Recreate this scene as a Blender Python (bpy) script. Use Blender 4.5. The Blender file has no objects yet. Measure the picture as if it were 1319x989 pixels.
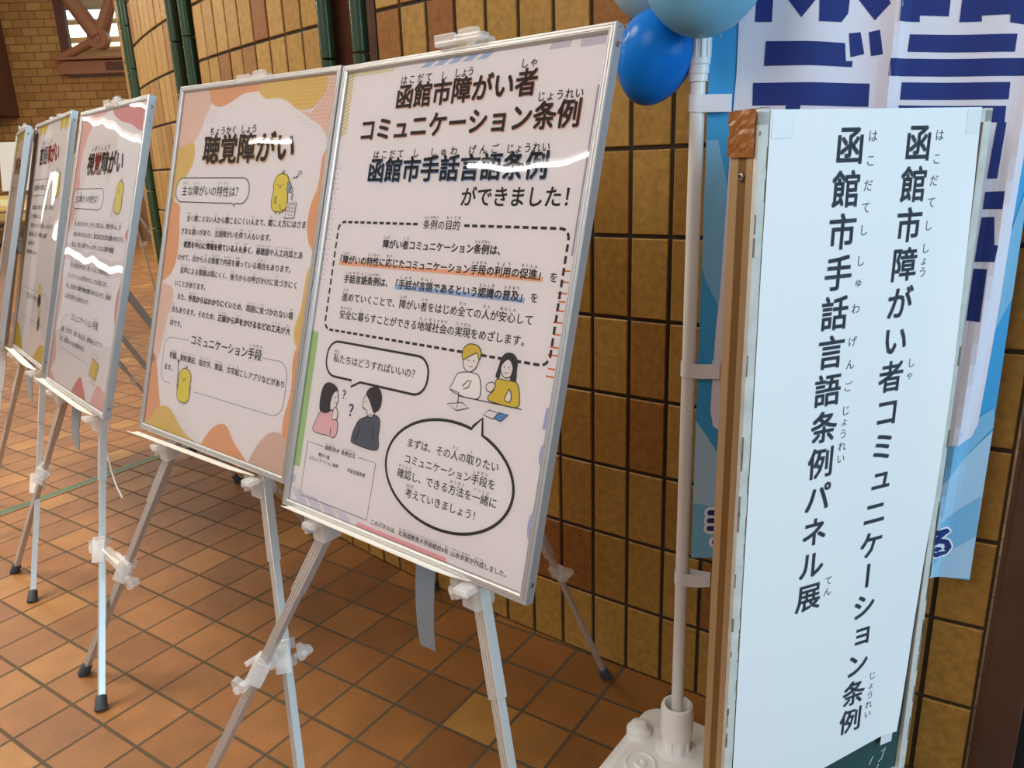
import bpy, bmesh, math, random
from mathutils import Vector, Matrix
random.seed(7)
SC = bpy.context.scene
COL = SC.collection
PI = math.pi
def R(d): return math.radians(d)

# ------------------------------------------------------------------ camera
cam = bpy.data.cameras.new('camera')
cam.sensor_width = 36.0
cam.lens = 981.88 / 1319 * 36.0
cam.clip_start = .02; cam.clip_end = 200
camo = bpy.data.objects.new('camera', cam); COL.objects.link(camo)
cr_ = Vector((0.99944243, -0.00926813, -0.03207683)); cu_ = Vector((0.03338894, 0.27742613, 0.96016661)); cw_ = Vector((0, 0.96070227, -0.2775809))
CAMM = Matrix((cr_, cu_, -cw_)).transposed().to_4x4()
CAMM.translation = (0, 0, 1.357)
camo.matrix_world = CAMM
SC.camera = camo

# ------------------------------------------------------------------ light
w = bpy.data.worlds.new('hall_ambience'); SC.world = w; w.use_nodes = True
bg = w.node_tree.nodes['Background']
bg.inputs[0].default_value = (1.0, .97, .95, 1); bg.inputs[1].default_value = .42
def area(name, loc, target, sx, sy, power, col):
    l = bpy.data.lights.new(name, 'AREA'); l.shape = 'RECTANGLE'; l.size = sx; l.size_y = sy; l.energy = power; l.color = col
    o = bpy.data.objects.new(name, l); COL.objects.link(o); o.location = loc
    o.rotation_euler = (Vector(target) - Vector(loc)).to_track_quat('-Z', 'Y').to_euler()
    return o
area('window_daylight', (3.9, -1.9, 1.8), (.5, 1.15, .9), 3.2, 2.4, 150, (.42, .76, 1.0))
area('hall_front_light', (-2.7, -1.6, 4.0), (-.9, 1.7, .7), 2.2, 2.2, 86, (1.0, .93, .87))
area('hall_downlight', (-4.0, 2.7, 5.0), (-3.0, 2.2, 0), 2.0, 2.0, 165, (1.0, .89, .72)).data.spread = R(112)
area('far_hall_downlight', (-7, 10, 6.0), (-7, 12, 0), 6, 6, 760, (1.0, .94, .84))
SC.view_settings.view_transform = 'Standard'; SC.view_settings.look = 'None'
SC.view_settings.exposure = 0.07; SC.view_settings.gamma = 1.0; SC.view_settings.use_curve_mapping = False

# ------------------------------------------------------------------ materials
MATS = {}
def s2l(c): return tuple(((x / 255) / 12.92 if x / 255 <= .04045 else ((x / 255 + .055) / 1.055) ** 2.4) for x in c)
def mat(name, rgb=(128, 128, 128), rough=.5, metal=0.0, **kw):
    if name in MATS: return MATS[name]
    m = bpy.data.materials.new(name); m.use_nodes = True; b = m.node_tree.nodes['Principled BSDF']
    b.inputs['Base Color'].default_value = (*s2l(rgb), 1); b.inputs['Roughness'].default_value = rough; b.inputs['Metallic'].default_value = metal
    for k, v in kw.items(): b.inputs[k].default_value = v
    MATS[name] = m; return m
def nd(m, t, **kw):
    n = m.node_tree.nodes.new(t)
    for k, v in kw.items(): setattr(n, k, v)
    return n
def lk(m, a, b): m.node_tree.links.new(a, b)
def noisy(m, scale, lo, hi, bump=0.0, detail=4, stretch=None):
    """multiply the base colour by a noise between lo and hi; optional bump"""
    b = m.node_tree.nodes['Principled BSDF']
    tc = nd(m, 'ShaderNodeTexCoord'); n = nd(m, 'ShaderNodeTexNoise'); n.inputs['Scale'].default_value = scale; n.inputs['Detail'].default_value = detail
    src = tc.outputs['Object']
    if stretch:
        mp = nd(m, 'ShaderNodeMapping'); mp.inputs['Scale'].default_value = stretch; lk(m, src, mp.inputs['Vector']); src = mp.outputs[0]
    lk(m, src, n.inputs['Vector'])
    r = nd(m, 'ShaderNodeMapRange'); r.inputs['From Min'].default_value = .3; r.inputs['From Max'].default_value = .7; r.inputs['To Min'].default_value = lo; r.inputs['To Max'].default_value = hi
    lk(m, n.outputs['Fac'], r.inputs['Value'])
    mx = nd(m, 'ShaderNodeMix', data_type='RGBA', blend_type='MULTIPLY'); mx.inputs['Factor'].default_value = 1
    old = b.inputs['Base Color'].links
    if old: lk(m, old[0].from_socket, mx.inputs['A'])
    else: mx.inputs['A'].default_value = b.inputs['Base Color'].default_value
    lk(m, r.outputs[0], mx.inputs['B']); lk(m, mx.outputs['Result'], b.inputs['Base Color'])
    if bump:
        bp = nd(m, 'ShaderNodeBump'); bp.inputs['Strength'].default_value = bump; bp.inputs['Distance'].default_value = .002
        lk(m, n.outputs['Fac'], bp.inputs['Height']); lk(m, bp.outputs[0], b.inputs['Normal'])
    return m

# floor: square brown quarry tiles, 150 mm
M_floor = mat('floor_tile', (150, 96, 52), .42)
def floor_nodes(m):
    b = m.node_tree.nodes['Principled BSDF']
    tc = nd(m, 'ShaderNodeTexCoord'); mp = nd(m, 'ShaderNodeMapping', vector_type='TEXTURE')
    mp.inputs['Location'].default_value = (-1.2089, 2.2804, 0); mp.inputs['Rotation'].default_value = (0, 0, R(-33.718))
    lk(m, tc.outputs['Object'], mp.inputs['Vector'])
    br = nd(m, 'ShaderNodeTexBrick'); br.offset = 0; br.offset_frequency = 1; br.squash = 1
    for k, v in {'Scale': 1, 'Mortar Size': .0046, 'Mortar Smooth': .12, 'Bias': 0, 'Brick Width': .15, 'Row Height': .15}.items(): br.inputs[k].default_value = v
    br.inputs['Color1'].default_value = (0, 0, 0, 1); br.inputs['Color2'].default_value = (1, 1, 1, 1); br.inputs['Mortar'].default_value = (.5, .5, .5, 1)
    off = nd(m, 'ShaderNodeVectorMath', operation='ADD'); off.inputs[1].default_value = (15.0, 15.0, 0)
    lk(m, mp.outputs[0], off.inputs[0]); lk(m, off.outputs[0], br.inputs['Vector'])
    ramp = nd(m, 'ShaderNodeValToRGB'); e = ramp.color_ramp.elements
    e[0].position = 0; e[0].color = (*s2l((118, 73, 31)), 1); e[1].position = 1; e[1].color = (*s2l((158, 112, 52)), 1)
    x = ramp.color_ramp.elements.new(.45); x.color = (*s2l((140, 91, 42)), 1)
    x = ramp.color_ramp.elements.new(.75); x.color = (*s2l((131, 82, 37)), 1)
    lk(m, br.outputs['Color'], ramp.inputs[0])
    n1 = nd(m, 'ShaderNodeTexNoise'); n1.inputs['Scale'].default_value = 9; n1.inputs['Detail'].default_value = 3
    n2 = nd(m, 'ShaderNodeTexNoise'); n2.inputs['Scale'].default_value = 220; n2.inputs['Detail'].default_value = 3
    lk(m, mp.outputs[0], n1.inputs['Vector']); lk(m, mp.outputs[0], n2.inputs['Vector'])
    ad = nd(m, 'ShaderNodeMath', operation='ADD'); lk(m, n1.outputs['Fac'], ad.inputs[0]); lk(m, n2.outputs['Fac'], ad.inputs[1])
    mr = nd(m, 'ShaderNodeMapRange'); mr.inputs['From Min'].default_value = .6; mr.inputs['From Max'].default_value = 1.4; mr.inputs['To Min'].default_value = .72; mr.inputs['To Max'].default_value = 1.22
    lk(m, ad.outputs[0], mr.inputs['Value'])
    mu = nd(m, 'ShaderNodeMix', data_type='RGBA', blend_type='MULTIPLY'); mu.inputs['Factor'].default_value = 1
    lk(m, ramp.outputs[0], mu.inputs['A']); lk(m, mr.outputs[0], mu.inputs['B'])
    gm = nd(m, 'ShaderNodeMix', data_type='RGBA'); gm.inputs['B'].default_value = (*s2l((84, 68, 48)), 1)
    lk(m, br.outputs['Fac'], gm.inputs['Factor']); lk(m, mu.outputs['Result'], gm.inputs['A']); lk(m, gm.outputs['Result'], b.inputs['Base Color'])
    rr = nd(m, 'ShaderNodeMapRange'); rr.inputs['To Min'].default_value = .5; rr.inputs['To Max'].default_value = .9
    lk(m, br.outputs['Fac'], rr.inputs['Value']); lk(m, rr.outputs[0], b.inputs['Roughness'])
    inv = nd(m, 'ShaderNodeMath', operation='MULTIPLY_ADD'); inv.inputs[1].default_value = -1; inv.inputs[2].default_value = 1
    lk(m, br.outputs['Fac'], inv.inputs[0])
    bp = nd(m, 'ShaderNodeBump'); bp.inputs['Strength'].default_value = .8; bp.inputs['Distance'].default_value = .003
    lk(m, inv.outputs[0], bp.inputs['Height'])
    bp2 = nd(m, 'ShaderNodeBump'); bp2.inputs['Strength'].default_value = .25; bp2.inputs['Distance'].default_value = .002
    lk(m, ad.outputs[0], bp2.inputs['Height']); lk(m, bp.outputs[0], bp2.inputs['Normal']); lk(m, bp2.outputs[0], b.inputs['Normal'])
floor_nodes(M_floor); M_floor.node_tree.nodes['Principled BSDF'].inputs['Specular IOR Level'].default_value = .38

# curved wall tiles: tint comes per tile (each tile fired a different ochre or brown)
M_tile = mat('wall_tile', (140, 98, 38), .45, 0, **{'Specular IOR Level': .3})
def tile_nodes(m):
    b = m.node_tree.nodes['Principled BSDF']
    at = nd(m, 'ShaderNodeAttribute'); at.attribute_name = 'tint'
    ramp = nd(m, 'ShaderNodeValToRGB'); e = ramp.color_ramp.elements
    e[0].position = 0; e[0].color = (*s2l((160, 121, 54)), 1); e[1].position = 1; e[1].color = (*s2l((134, 83, 36)), 1)
    x = e.new(.35); x.color = (*s2l((170, 131, 66)), 1); x = e.new(.8); x.color = (*s2l((154, 113, 50)), 1)
    lk(m, at.outputs['Fac'], ramp.inputs[0]); lk(m, ramp.outputs[0], b.inputs['Base Color'])
tile_nodes(M_tile); noisy(M_tile, 60, .78, 1.15, .25)
M_grout = mat('wall_grout', (62, 50, 38), .9)
M_recess = noisy(mat('recess_brown', (92, 48, 28), .6), 25, .8, 1.15)
M_green = mat('green_glaze', (44, 66, 38), .22)
M_greenstrip = mat('green_strip', (58, 84, 56), .45)
M_brass = mat('brass_edge', (150, 130, 80), .35, .8)
M_alu = mat('aluminium', (192, 190, 189), .36, .72)
M_leg = mat('leg_aluminium', (204, 200, 196), .34, .5)
M_legdark = mat('leg_groove', (96, 92, 90), .4, .7)
M_foot = mat('rubber_grey', (62, 66, 72), .6)
M_black = mat('black_rubber', (30, 30, 32), .6)
M_white = mat('white_plastic', (232, 232, 230), .35)
M_ledge = mat('white_ledge', (240, 238, 232), .4)
M_clear = mat('clear_plastic', (250, 250, 250), .12)
def clear_nodes(m):
    b = m.node_tree.nodes['Principled BSDF']; o = m.node_tree.nodes['Material Output']; t = nd(m, 'ShaderNodeBsdfTransparent'); mx = nd(m, 'ShaderNodeMixShader'); mx.inputs[0].default_value = .30
    lk(m, t.outputs[0], mx.inputs[1]); lk(m, b.outputs[0], mx.inputs[2]); lk(m, mx.outputs[0], o.inputs[0])
clear_nodes(M_clear)
M_strap = mat('grey_strap', (128, 132, 136), .85)
M_back = mat('backing_board', (150, 124, 96), .8)
M_screw = mat('screw_steel', (150, 148, 145), .3, .9)
M_doorbrown = noisy(mat('door_brown_metal', (82, 54, 42), .4, .2), 8, .85, 1.1)
M_dark = mat('dark_gap', (16, 13, 12), .8)
def film_mat():
    m = bpy.data.materials.new('clear_film'); m.use_nodes = True; nt = m.node_tree
    for n in list(nt.nodes): nt.nodes.remove(n)
    o = nd(m, 'ShaderNodeOutputMaterial'); tr = nd(m, 'ShaderNodeBsdfTransparent'); gl = nd(m, 'ShaderNodeBsdfGlossy'); gl.inputs['Roughness'].default_value = .02
    fr = nd(m, 'ShaderNodeFresnel'); fr.inputs['IOR'].default_value = 1.42
    mx = nd(m, 'ShaderNodeMixShader'); tc = nd(m, 'ShaderNodeTexCoord'); mp = nd(m, 'ShaderNodeMapping'); mp.inputs['Scale'].default_value = (5, 1, 3.0)
    oi = nd(m, 'ShaderNodeObjectInfo'); ad = nd(m, 'ShaderNodeVectorMath', operation='ADD'); mulr = nd(m, 'ShaderNodeMath', operation='MULTIPLY'); mulr.inputs[1].default_value = 20
    lk(m, oi.outputs['Random'], mulr.inputs[0]); lk(m, tc.outputs['Object'], mp.inputs['Vector']); lk(m, mp.outputs[0], ad.inputs[0]); lk(m, mulr.outputs[0], ad.inputs[1])
    nz = nd(m, 'ShaderNodeTexNoise'); nz.inputs['Scale'].default_value = 1.0; nz.inputs['Detail'].default_value = .6; lk(m, ad.outputs[0], nz.inputs['Vector'])
    bp = nd(m, 'ShaderNodeBump'); bp.inputs['Strength'].default_value = 1.0; bp.inputs['Distance'].default_value = .003
    lk(m, nz.outputs['Fac'], bp.inputs['Height']); lk(m, bp.outputs[0], gl.inputs['Normal'])
    lk(m, fr.outputs[0], mx.inputs[0]); lk(m, tr.outputs[0], mx.inputs[1]); lk(m, gl.outputs[0], mx.inputs[2]); lk(m, mx.outputs[0], o.inputs[0])
    return m
M_film = film_mat()
def emit(name, rgb, s):
    m = bpy.data.materials.new(name); m.use_nodes = True; b = m.node_tree.nodes['Principled BSDF']
    b.inputs['Base Color'].default_value = (*s2l(rgb), 1); b.inputs['Emission Color'].default_value = (*s2l(rgb), 1); b.inputs['Emission Strength'].default_value = s
    return m
INK = {}
def ink(rgb):
    k = 'ink_%d_%d_%d' % rgb
    if k not in INK: INK[k] = mat(k, rgb, .75)
    return INK[k]

# ------------------------------------------------------------------ mesh helpers
class MB:
    def __init__(s): s.v = []; s.f = []; s.m = []; s.mats = []
    def mi(s, m):
        if m is None: return 0
        if m not in s.mats: s.mats.append(m)
        return s.mats.index(m)
    def add(s, vs, fs, m=None):
        o = len(s.v); s.v += [tuple(v) for v in vs]; s.f += [tuple(i + o for i in f) for f in fs]; s.m += [s.mi(m)] * len(fs)
    def box(s, c, size, M=None, m=None, bev=0.0):
        x, y, z = (k / 2 for k in size); c = Vector(c); b = min(bev, x * .9, y * .9, z * .9)
        if b <= 0:
            vs = [Vector((a * x, e * y, g * z)) for a in (-1, 1) for e in (-1, 1) for g in (-1, 1)]
            fs = [(0, 1, 3, 2), (4, 6, 7, 5), (0, 4, 5, 1), (2, 3, 7, 6), (0, 2, 6, 4), (1, 5, 7, 3)]
        else:
            bm = bmesh.new(); bmesh.ops.create_cube(bm, size=1)
            for v in bm.verts: v.co = Vector((v.co.x * 2 * x, v.co.y * 2 * y, v.co.z * 2 * z))
            bmesh.ops.bevel(bm, geom=bm.edges[:] , offset=b, segments=2, affect='EDGES', profile=.5)
            bm.verts.index_update(); vs = [v.co.copy() for v in bm.verts]; fs = [[v.index for v in f.verts] for f in bm.faces]; bm.free()
        if M is None: vs = [v + c for v in vs]
        else: vs = [M @ v + c for v in vs]
        s.add(vs, fs, m)
    def bar(s, p0, p1, wx, wy, up=(0, 0, 1), m=None, bev=0.0):
        p0 = Vector(p0); p1 = Vector(p1); z = (p1 - p0).normalized(); u = Vector(up); x = u.cross(z)
        if x.length < 1e-4: x = Vector((1, 0, 0)).cross(z)
        x.normalize(); y = z.cross(x); M = Matrix((x, y, z)).transposed()
        s.box((p0 + p1) / 2, (wx, wy, (p1 - p0).length), M, m, bev)
    def extrude(s, prof, p0, p1, xdir, ydir, m=None):
        """sweep a 2-D profile from p0 to p1, profile axes xdir, ydir"""
        p0 = Vector(p0); p1 = Vector(p1); X = Vector(xdir); Y = Vector(ydir); n = len(prof)
        vs = [p0 + X * a + Y * b for a, b in prof] + [p1 + X * a + Y * b for a, b in prof]
        fs = [(i, (i + 1) % n, n + (i + 1) % n, n + i) for i in range(n)] + [tuple(range(n))[::-1], tuple(range(n, 2 * n))]
        s.add(vs, fs, m)
    def tube(s, pts, r, n=12, m=None, cap=True):
        pts = [Vector(p) for p in pts]; k = len(pts); rs = r if isinstance(r, (list, tuple)) else [r] * k
        vs = []; fs = []; px = None
        for i, p in enumerate(pts):
            t = (pts[min(i + 1, k - 1)] - pts[max(i - 1, 0)]).normalized()
            if px is None:
                px = t.orthogonal().normalized()
            x = (px - t * px.dot(t)).normalized(); y = t.cross(x); px = x
            vs += [p + x * (rs[i] * math.cos(2 * PI * j / n)) + y * (rs[i] * math.sin(2 * PI * j / n)) for j in range(n)]
        for i in range(k - 1):
            fs += [(i * n + j, i * n + (j + 1) % n, (i + 1) * n + (j + 1) % n, (i + 1) * n + j) for j in range(n)]
        if cap: fs += [tuple(range(n))[::-1], tuple(range((k - 1) * n, k * n))]
        s.add(vs, fs, m)
    def lathe(s, prof, M=None, n=24, m=None):
        """prof: (radius, height) list, spun about local z; M 4x4"""
        vs = []; fs = []; k = len(prof)
        for r, z in prof: vs += [Vector((r * math.cos(2 * PI * j / n), r * math.sin(2 * PI * j / n), z)) for j in range(n)]
        for i in range(k - 1): fs += [(i * n + j, i * n + (j + 1) % n, (i + 1) * n + (j + 1) % n, (i + 1) * n + j) for j in range(n)]
        fs += [tuple(range(n))[::-1], tuple(range((k - 1) * n, k * n))]
        if M is not None: vs = [M @ v for v in vs]
        s.add(vs, fs, m)
    def prism(s, poly, h0, h1, F, m=None):
        """poly (a,b) swept between heights h0,h1; F(a,b,h)->xyz"""
        n = len(poly); vs = [F(a, b, h0) for a, b in poly] + [F(a, b, h1) for a, b in poly]
        fs = [(i, (i + 1) % n, n + (i + 1) % n, n + i) for i in range(n)] + [tuple(range(n))[::-1], tuple(range(n, 2 * n))]
        s.add(vs, fs, m)
    def mesh(s, name, m=None, smooth=False):
        me = bpy.data.meshes.new(name); me.from_pydata(s.v, [], s.f)
        if s.mats and s.mats[0] is not None:
            for q in s.mats: me.materials.append(q)
            me.polygons.foreach_set('material_index', s.m)
        elif m is not None: me.materials.append(m)
        bm = bmesh.new(); bm.from_mesh(me); bmesh.ops.recalc_face_normals(bm, faces=bm.faces); bm.to_mesh(me); bm.free()
        if smooth: me.polygons.foreach_set('use_smooth', [True] * len(me.polygons)); me.set_sharp_from_angle(angle=R(40))
        me.update(); return me
    def build(s, name, m=None, parent=None, smooth=False):
        return link(name, s.mesh(name, m, smooth), parent)
def link(name, me, parent=None):
    o = bpy.data.objects.new(name, me); COL.objects.link(o)
    if parent: o.parent = parent
    return o
def tag(o, label=None, cat=None, group=None, kind=None):
    if label: o['label'] = label
    if cat: o['category'] = cat
    if group: o['group'] = group
    if kind: o['kind'] = kind
    return o
def empty(name, loc=(0, 0, 0), rz=0, M=None):
    o = bpy.data.objects.new(name, None); COL.objects.link(o); o.empty_display_size = .05
    if M is not None: o.matrix_world = M
    else: o.location = loc; o.rotation_euler = (0, 0, rz)
    return o
def struct(o, label=None, cat=None): return tag(o, label, cat, None, 'structure')

# ------------------------------------------------------------------ glyphs
GL = {}
def glyph(ch, bold):
    k = (ch, bold)
    if k not in GL:
        c = bpy.data.curves.new('g', 'FONT'); c.body = ch; c.dimensions = '2D'; c.fill_mode = 'FRONT'; c.resolution_u = 2
        o = bpy.data.objects.new('g', c); COL.objects.link(o); dg = bpy.context.evaluated_depsgraph_get(); e = o.evaluated_get(dg); me = e.to_mesh()
        vs = [(v.co.x, v.co.y) for v in me.vertices]; fs = [tuple(p.vertices) for p in me.polygons]
        e.to_mesh_clear(); bpy.data.objects.remove(o); bpy.data.curves.remove(c)
        xs = [v[0] for v in vs] or [0, .3]
        adv = 1.0 if ord(ch) > 0x2000 else (max(xs) + .07)
        GL[k] = (vs, fs, adv)
    return GL[k]

# ------------------------------------------------------------------ 2-D drawing on a flat sheet (x right, z up, -y towards the reader)
def catmull(p, n=6):
    out = []; k = len(p)
    for i in range(k):
        a, b, c, d = (p[(i + j - 1) % k] for j in range(4))
        for q in range(n):
            t = q / n
            out.append(tuple(.5 * (2 * b[j] + (c[j] - a[j]) * t + (2 * a[j] - 5 * b[j] + 4 * c[j] - d[j]) * t * t + (3 * b[j] - a[j] - 3 * c[j] + d[j]) * t ** 3) for j in (0, 1)))
    return out
def clip_rect(p, x0, x1, y0, y1):
    for ax, lim, sg in ((0, x0, 1), (0, x1, -1), (1, y0, 1), (1, y1, -1)):
        out = []
        for i in range(len(p)):
            a, b = p[i - 1], p[i]; da = (a[ax] - lim) * sg; db = (b[ax] - lim) * sg
            if (da >= 0) != (db >= 0):
                t = da / (da - db); out.append(tuple(a[j] + (b[j] - a[j]) * t for j in (0, 1)))
            if db >= 0: out.append(b)
        p = out
        if not p: return p
    return p
def inside(p, q):
    c = False
    for i in range(len(p)):
        a, b = p[i - 1], p[i]
        if (a[1] > q[1]) != (b[1] > q[1]) and q[0] < (b[0] - a[0]) * (q[1] - a[1]) / (b[1] - a[1]) + a[0]: c = not c
    return c
def rrect(x0, x1, y0, y1, r, n=6):
    out = []
    for cx, cy, a in ((x1 - r, y1 - r, 0), (x0 + r, y1 - r, 90), (x0 + r, y0 + r, 180), (x1 - r, y0 + r, 270)):
        out += [(cx + r * math.cos(R(a + 90 * i / n)), cy + r * math.sin(R(a + 90 * i / n))) for i in range(n + 1)]
    return out
def ell(cx, cy, rx, ry, n=28, rot=0, a0=0, a1=360):
    c, s_ = math.cos(R(rot)), math.sin(R(rot)); out = []
    for i in range(n + (a1 - a0 != 360)):
        t = R(a0 + (a1 - a0) * i / n); x, y = rx * math.cos(t), ry * math.sin(t); out.append((cx + x * c - y * s_, cy + x * s_ + y * c))
    return out
class Sheet(MB):
    """drawing in millimetres; layers lie .15 mm apart towards the reader"""
    def __init__(s, clip=None, y0=0.0): super().__init__(); s.clip = clip; s.y0 = y0
    def P(s, a, b, lay): return (a / 1000, s.y0 - .00015 * lay, b / 1000)
    def poly(s, pts, rgb, lay, smooth=0, clip=True):
        if smooth: pts = catmull(pts, smooth)
        if s.clip and clip: pts = clip_rect(pts, *s.clip)
        if len(pts) < 3: return
        from mathutils.geometry import tessellate_polygon
        tris = tessellate_polygon([[Vector((a, b, 0)) for a, b in pts]])
        s.add([s.P(a, b, lay) for a, b in pts], [t for t in tris], ink(rgb))
    def stroke(s, pts, wd, rgb, lay, closed=False, dash=None):
        pts = list(pts)
        if closed: pts = pts + [pts[0]]
        if dash:
            on, off = dash; seg = []; cur = [pts[0]]; left = on; draw = True
            for a, b in zip(pts, pts[1:]):
                L = math.dist(a, b); d = 0
                while L - d > left:
                    d += left; q = (a[0] + (b[0] - a[0]) * d / L, a[1] + (b[1] - a[1]) * d / L)
                    if draw: seg.append(cur + [q])
                    cur = [q]; draw = not draw; left = on if draw else off
                left -= L - d; cur.append(b)
            if draw and len(cur) > 1: seg.append(cur)
            for g in seg: s.stroke(g, wd, rgb, lay)
            return
        pts = [p for i, p in enumerate(pts) if i == 0 or math.dist(p, pts[i - 1]) > 1e-6]
        n = len(pts); vs = []
        if n < 2: return
        for i, p in enumerate(pts):
            if closed and i in (0, n - 1): a, b = pts[-2], pts[1]
            else: a, b = pts[max(i - 1, 0)], pts[min(i + 1, n - 1)]
            dx, dy = b[0] - a[0], b[1] - a[1]; L = math.hypot(dx, dy) or 1
            nx, ny = -dy / L * wd / 2, dx / L * wd / 2
            vs += [s.P(p[0] + nx, p[1] + ny, lay), s.P(p[0] - nx, p[1] - ny, lay)]
        s.add(vs, [(2 * i, 2 * i + 1, 2 * i + 3, 2 * i + 2) for i in range(n - 1)], ink(rgb))
    def dots(s, region, dx, dy, r, rgb, lay):
        xs = [p[0] for p in region]; ys = [p[1] for p in region]; y = min(ys); k = 0
        while y < max(ys):
            x = min(xs) + (dx / 2 if k % 2 else 0)
            while x < max(xs):
                if inside(region, (x, y)) and (not s.clip or (s.clip[0] < x < s.clip[1] and s.clip[2] < y < s.clip[3])):
                    s.add([s.P(x + r * math.cos(PI / 3 * i), y + r * math.sin(PI / 3 * i), lay) for i in range(6)], [(0, 1, 2, 3, 4, 5)], ink(rgb))
                x += dx
            y += dy; k += 1
    def char(s, ch, x, y, sx, rgb, lay, bold=0.0, sy=None, rot=0):
        """centre of the character cell at x, y"""
        vs, fs, adv = glyph(ch, 0); sy = sy or sx; c, q = math.cos(R(rot)), math.sin(R(rot)); e = bold
        for ox, oy in (((0, 0),) if e < .003 else ((-e, -e), (e, e)) if e < .01 else ((-e, -e), (e, -e), (e, e), (-e, e))):
            out = []
            for a, b in vs:
                a = (a - adv / 2 + ox) * sx; b = (b - .38 + oy) * sy; out.append(s.P(x + a * c - b * q, y + a * q + b * c, lay))
            s.add(out, fs, ink(rgb))
    def text(s, t, u0, v, size, rgb, lay, bold=0.0, sy=None, ruby=.36, rdy=.72, u1=None):
        """t may hold [kanji|reading] pairs; u0 left end of the first cell; v cell centre"""
        items = []; i = 0
        while i < len(t):
            if t[i] == '[':
                j = t.index(']', i); b, r = t[i + 1:j].split('|'); items.append((b, r)); i = j + 1
            else: items.append((t[i], None)); i += 1
        tot = sum(glyph(c, 0)[2] if c != ' ' else .4 for b, _ in items for c in b)
        if u1 is not None: size = (u1 - u0) / tot
        x = u0
        for b, r in items:
            xs = x
            for c in b:
                if c == ' ': x += .4 * size; continue
                a = glyph(c, 0)[2] * size
                s.char(c, x + a / 2, v, size, rgb, lay, bold, sy); x += a
            if r:
                rs = size * ruby; step = max((x - xs) / len(r), rs * .72); m_ = (xs + x) / 2
                for k, c in enumerate(r): s.char(c, m_ + (k - (len(r) - 1) / 2) * step, v + size * rdy, rs, rgb, lay, .004)
        return x
BK = (40, 34, 34)

# ------------------------------------------------------------------ the room
fl = MB(); fl.add([(-32, -6, 0), (6, -6, 0), (6, 30, 0), (-32, 30, 0)], [(0, 1, 2, 3)])
struct(fl.build('floor', M_floor), 'brown square tiled floor of the hall with dark joints', 'floor')

WC = Vector((5.0164, 8.28)); WR = 8.009
def wp(deg, r, z): return (WC.x + r * math.cos(R(deg)), WC.y + r * math.sin(R(deg)), z)
WTOP = 14; TH = .19733
wall = MB(); tints = []
def arc(d0, d1, r, z0, z1, m, n=None):
    n = n or max(2, int((d1 - d0) / .7))
    vs = [wp(d0 + (d1 - d0) * i / n, r, z) for i in range(n + 1) for z in (z0, z1)]
    wall.add(vs, [(2 * i, 2 * i + 2, 2 * i + 3, 2 * i + 1) for i in range(n)], m)
def tiles(bounds, gap=.0095, k0=0, k1=WTOP):
    g = math.degrees(gap / 2 / WR)
    for d0, d1 in zip(bounds, bounds[1:]):
        for k in range(k0, k1):
            z0, z1 = k * TH + gap / 2, (k + 1) * TH - gap / 2; a, b = d0 + g, d1 - g; c = .0022; cg = math.degrees(c / WR); jj = random.uniform(-.0008, .0008)
            vs = [wp(a, WR - .009, z0), wp(b, WR - .009, z0), wp(b, WR - .009, z1), wp(a, WR - .009, z1),
                  wp(a, WR - c + jj, z0), wp(b, WR - c + jj, z0), wp(b, WR - c + jj, z1), wp(a, WR - c + jj, z1),
                  wp(a + cg, WR + jj, z0 + c), wp(b - cg, WR + jj, z0 + c), wp(b - cg, WR + jj, z1 - c), wp(a + cg, WR + jj, z1 - c)]
            fs = [(i, (i + 1) % 4, 4 + (i + 1) % 4, 4 + i) for i in range(4)] + [(4 + i, 4 + (i + 1) % 4, 8 + (i + 1) % 4, 8 + i) for i in range(4)] + [(8, 9, 10, 11)]
            st = len(wall.f); wall.add(vs, fs, M_tile); t = random.random(); tints.append((st, len(wall.f), t))
right = [233.822 - .735 * k for k in range(8, 0, -1)] + [233.822 + .727 * k for k in range(9)]
mid = [226.036 - .74 * k for k in range(9, -1, -1)]
left = [217.25 - .735 * k for k in range(8, -1, -1)]
far = [209.75 - .735 * k for k in range(18, -1, -1)]
for b in (right, mid, left, far):
    tiles(b); arc(b[0], b[-1], WR - .006, 0, WTOP * TH, M_grout)
pairs = [(226.28, 227.44), (217.75, 218.9), (210.2, 211.15)]
for (a, b), (g0, g1) in zip(pairs, ((mid[-1], right[0]), (left[-1], mid[0]), (far[-1], left[0]))):
    zb = 4 * TH; tiles([g0 + (g1 - g0) * k / 3 for k in range(4)], .0095, 0, 4); arc(g0, g1, WR - .006, 0, zb, M_grout)
    wall.add([wp(g0, WR - .05, zb), wp(g1, WR - .05, zb), wp(g1, WR - .002, zb), wp(g0, WR - .002, zb)], [(0, 1, 2, 3)], M_grout)
    arc(g0, g1, WR - .045, zb, WTOP * TH, M_recess, 3)
    for q in (g0, g1):
        wall.add([wp(q, WR - .05, zb), wp(q, WR, zb), wp(q, WR, WTOP * TH), wp(q, WR - .05, WTOP * TH)], [(0, 1, 2, 3)], M_grout)
wo = wall.build('wall_right')
at = wo.data.attributes.new('tint', 'FLOAT', 'FACE'); vals = [0.5] * len(wo.data.polygons)
for s0, s1, t in tints:
    for i in range(s0, s1): vals[i] = t
at.data.foreach_set('value', vals)
struct(wo, 'curved wall of tall ochre brown tiles behind the easels', 'wall')
n_trim = 0
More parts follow.
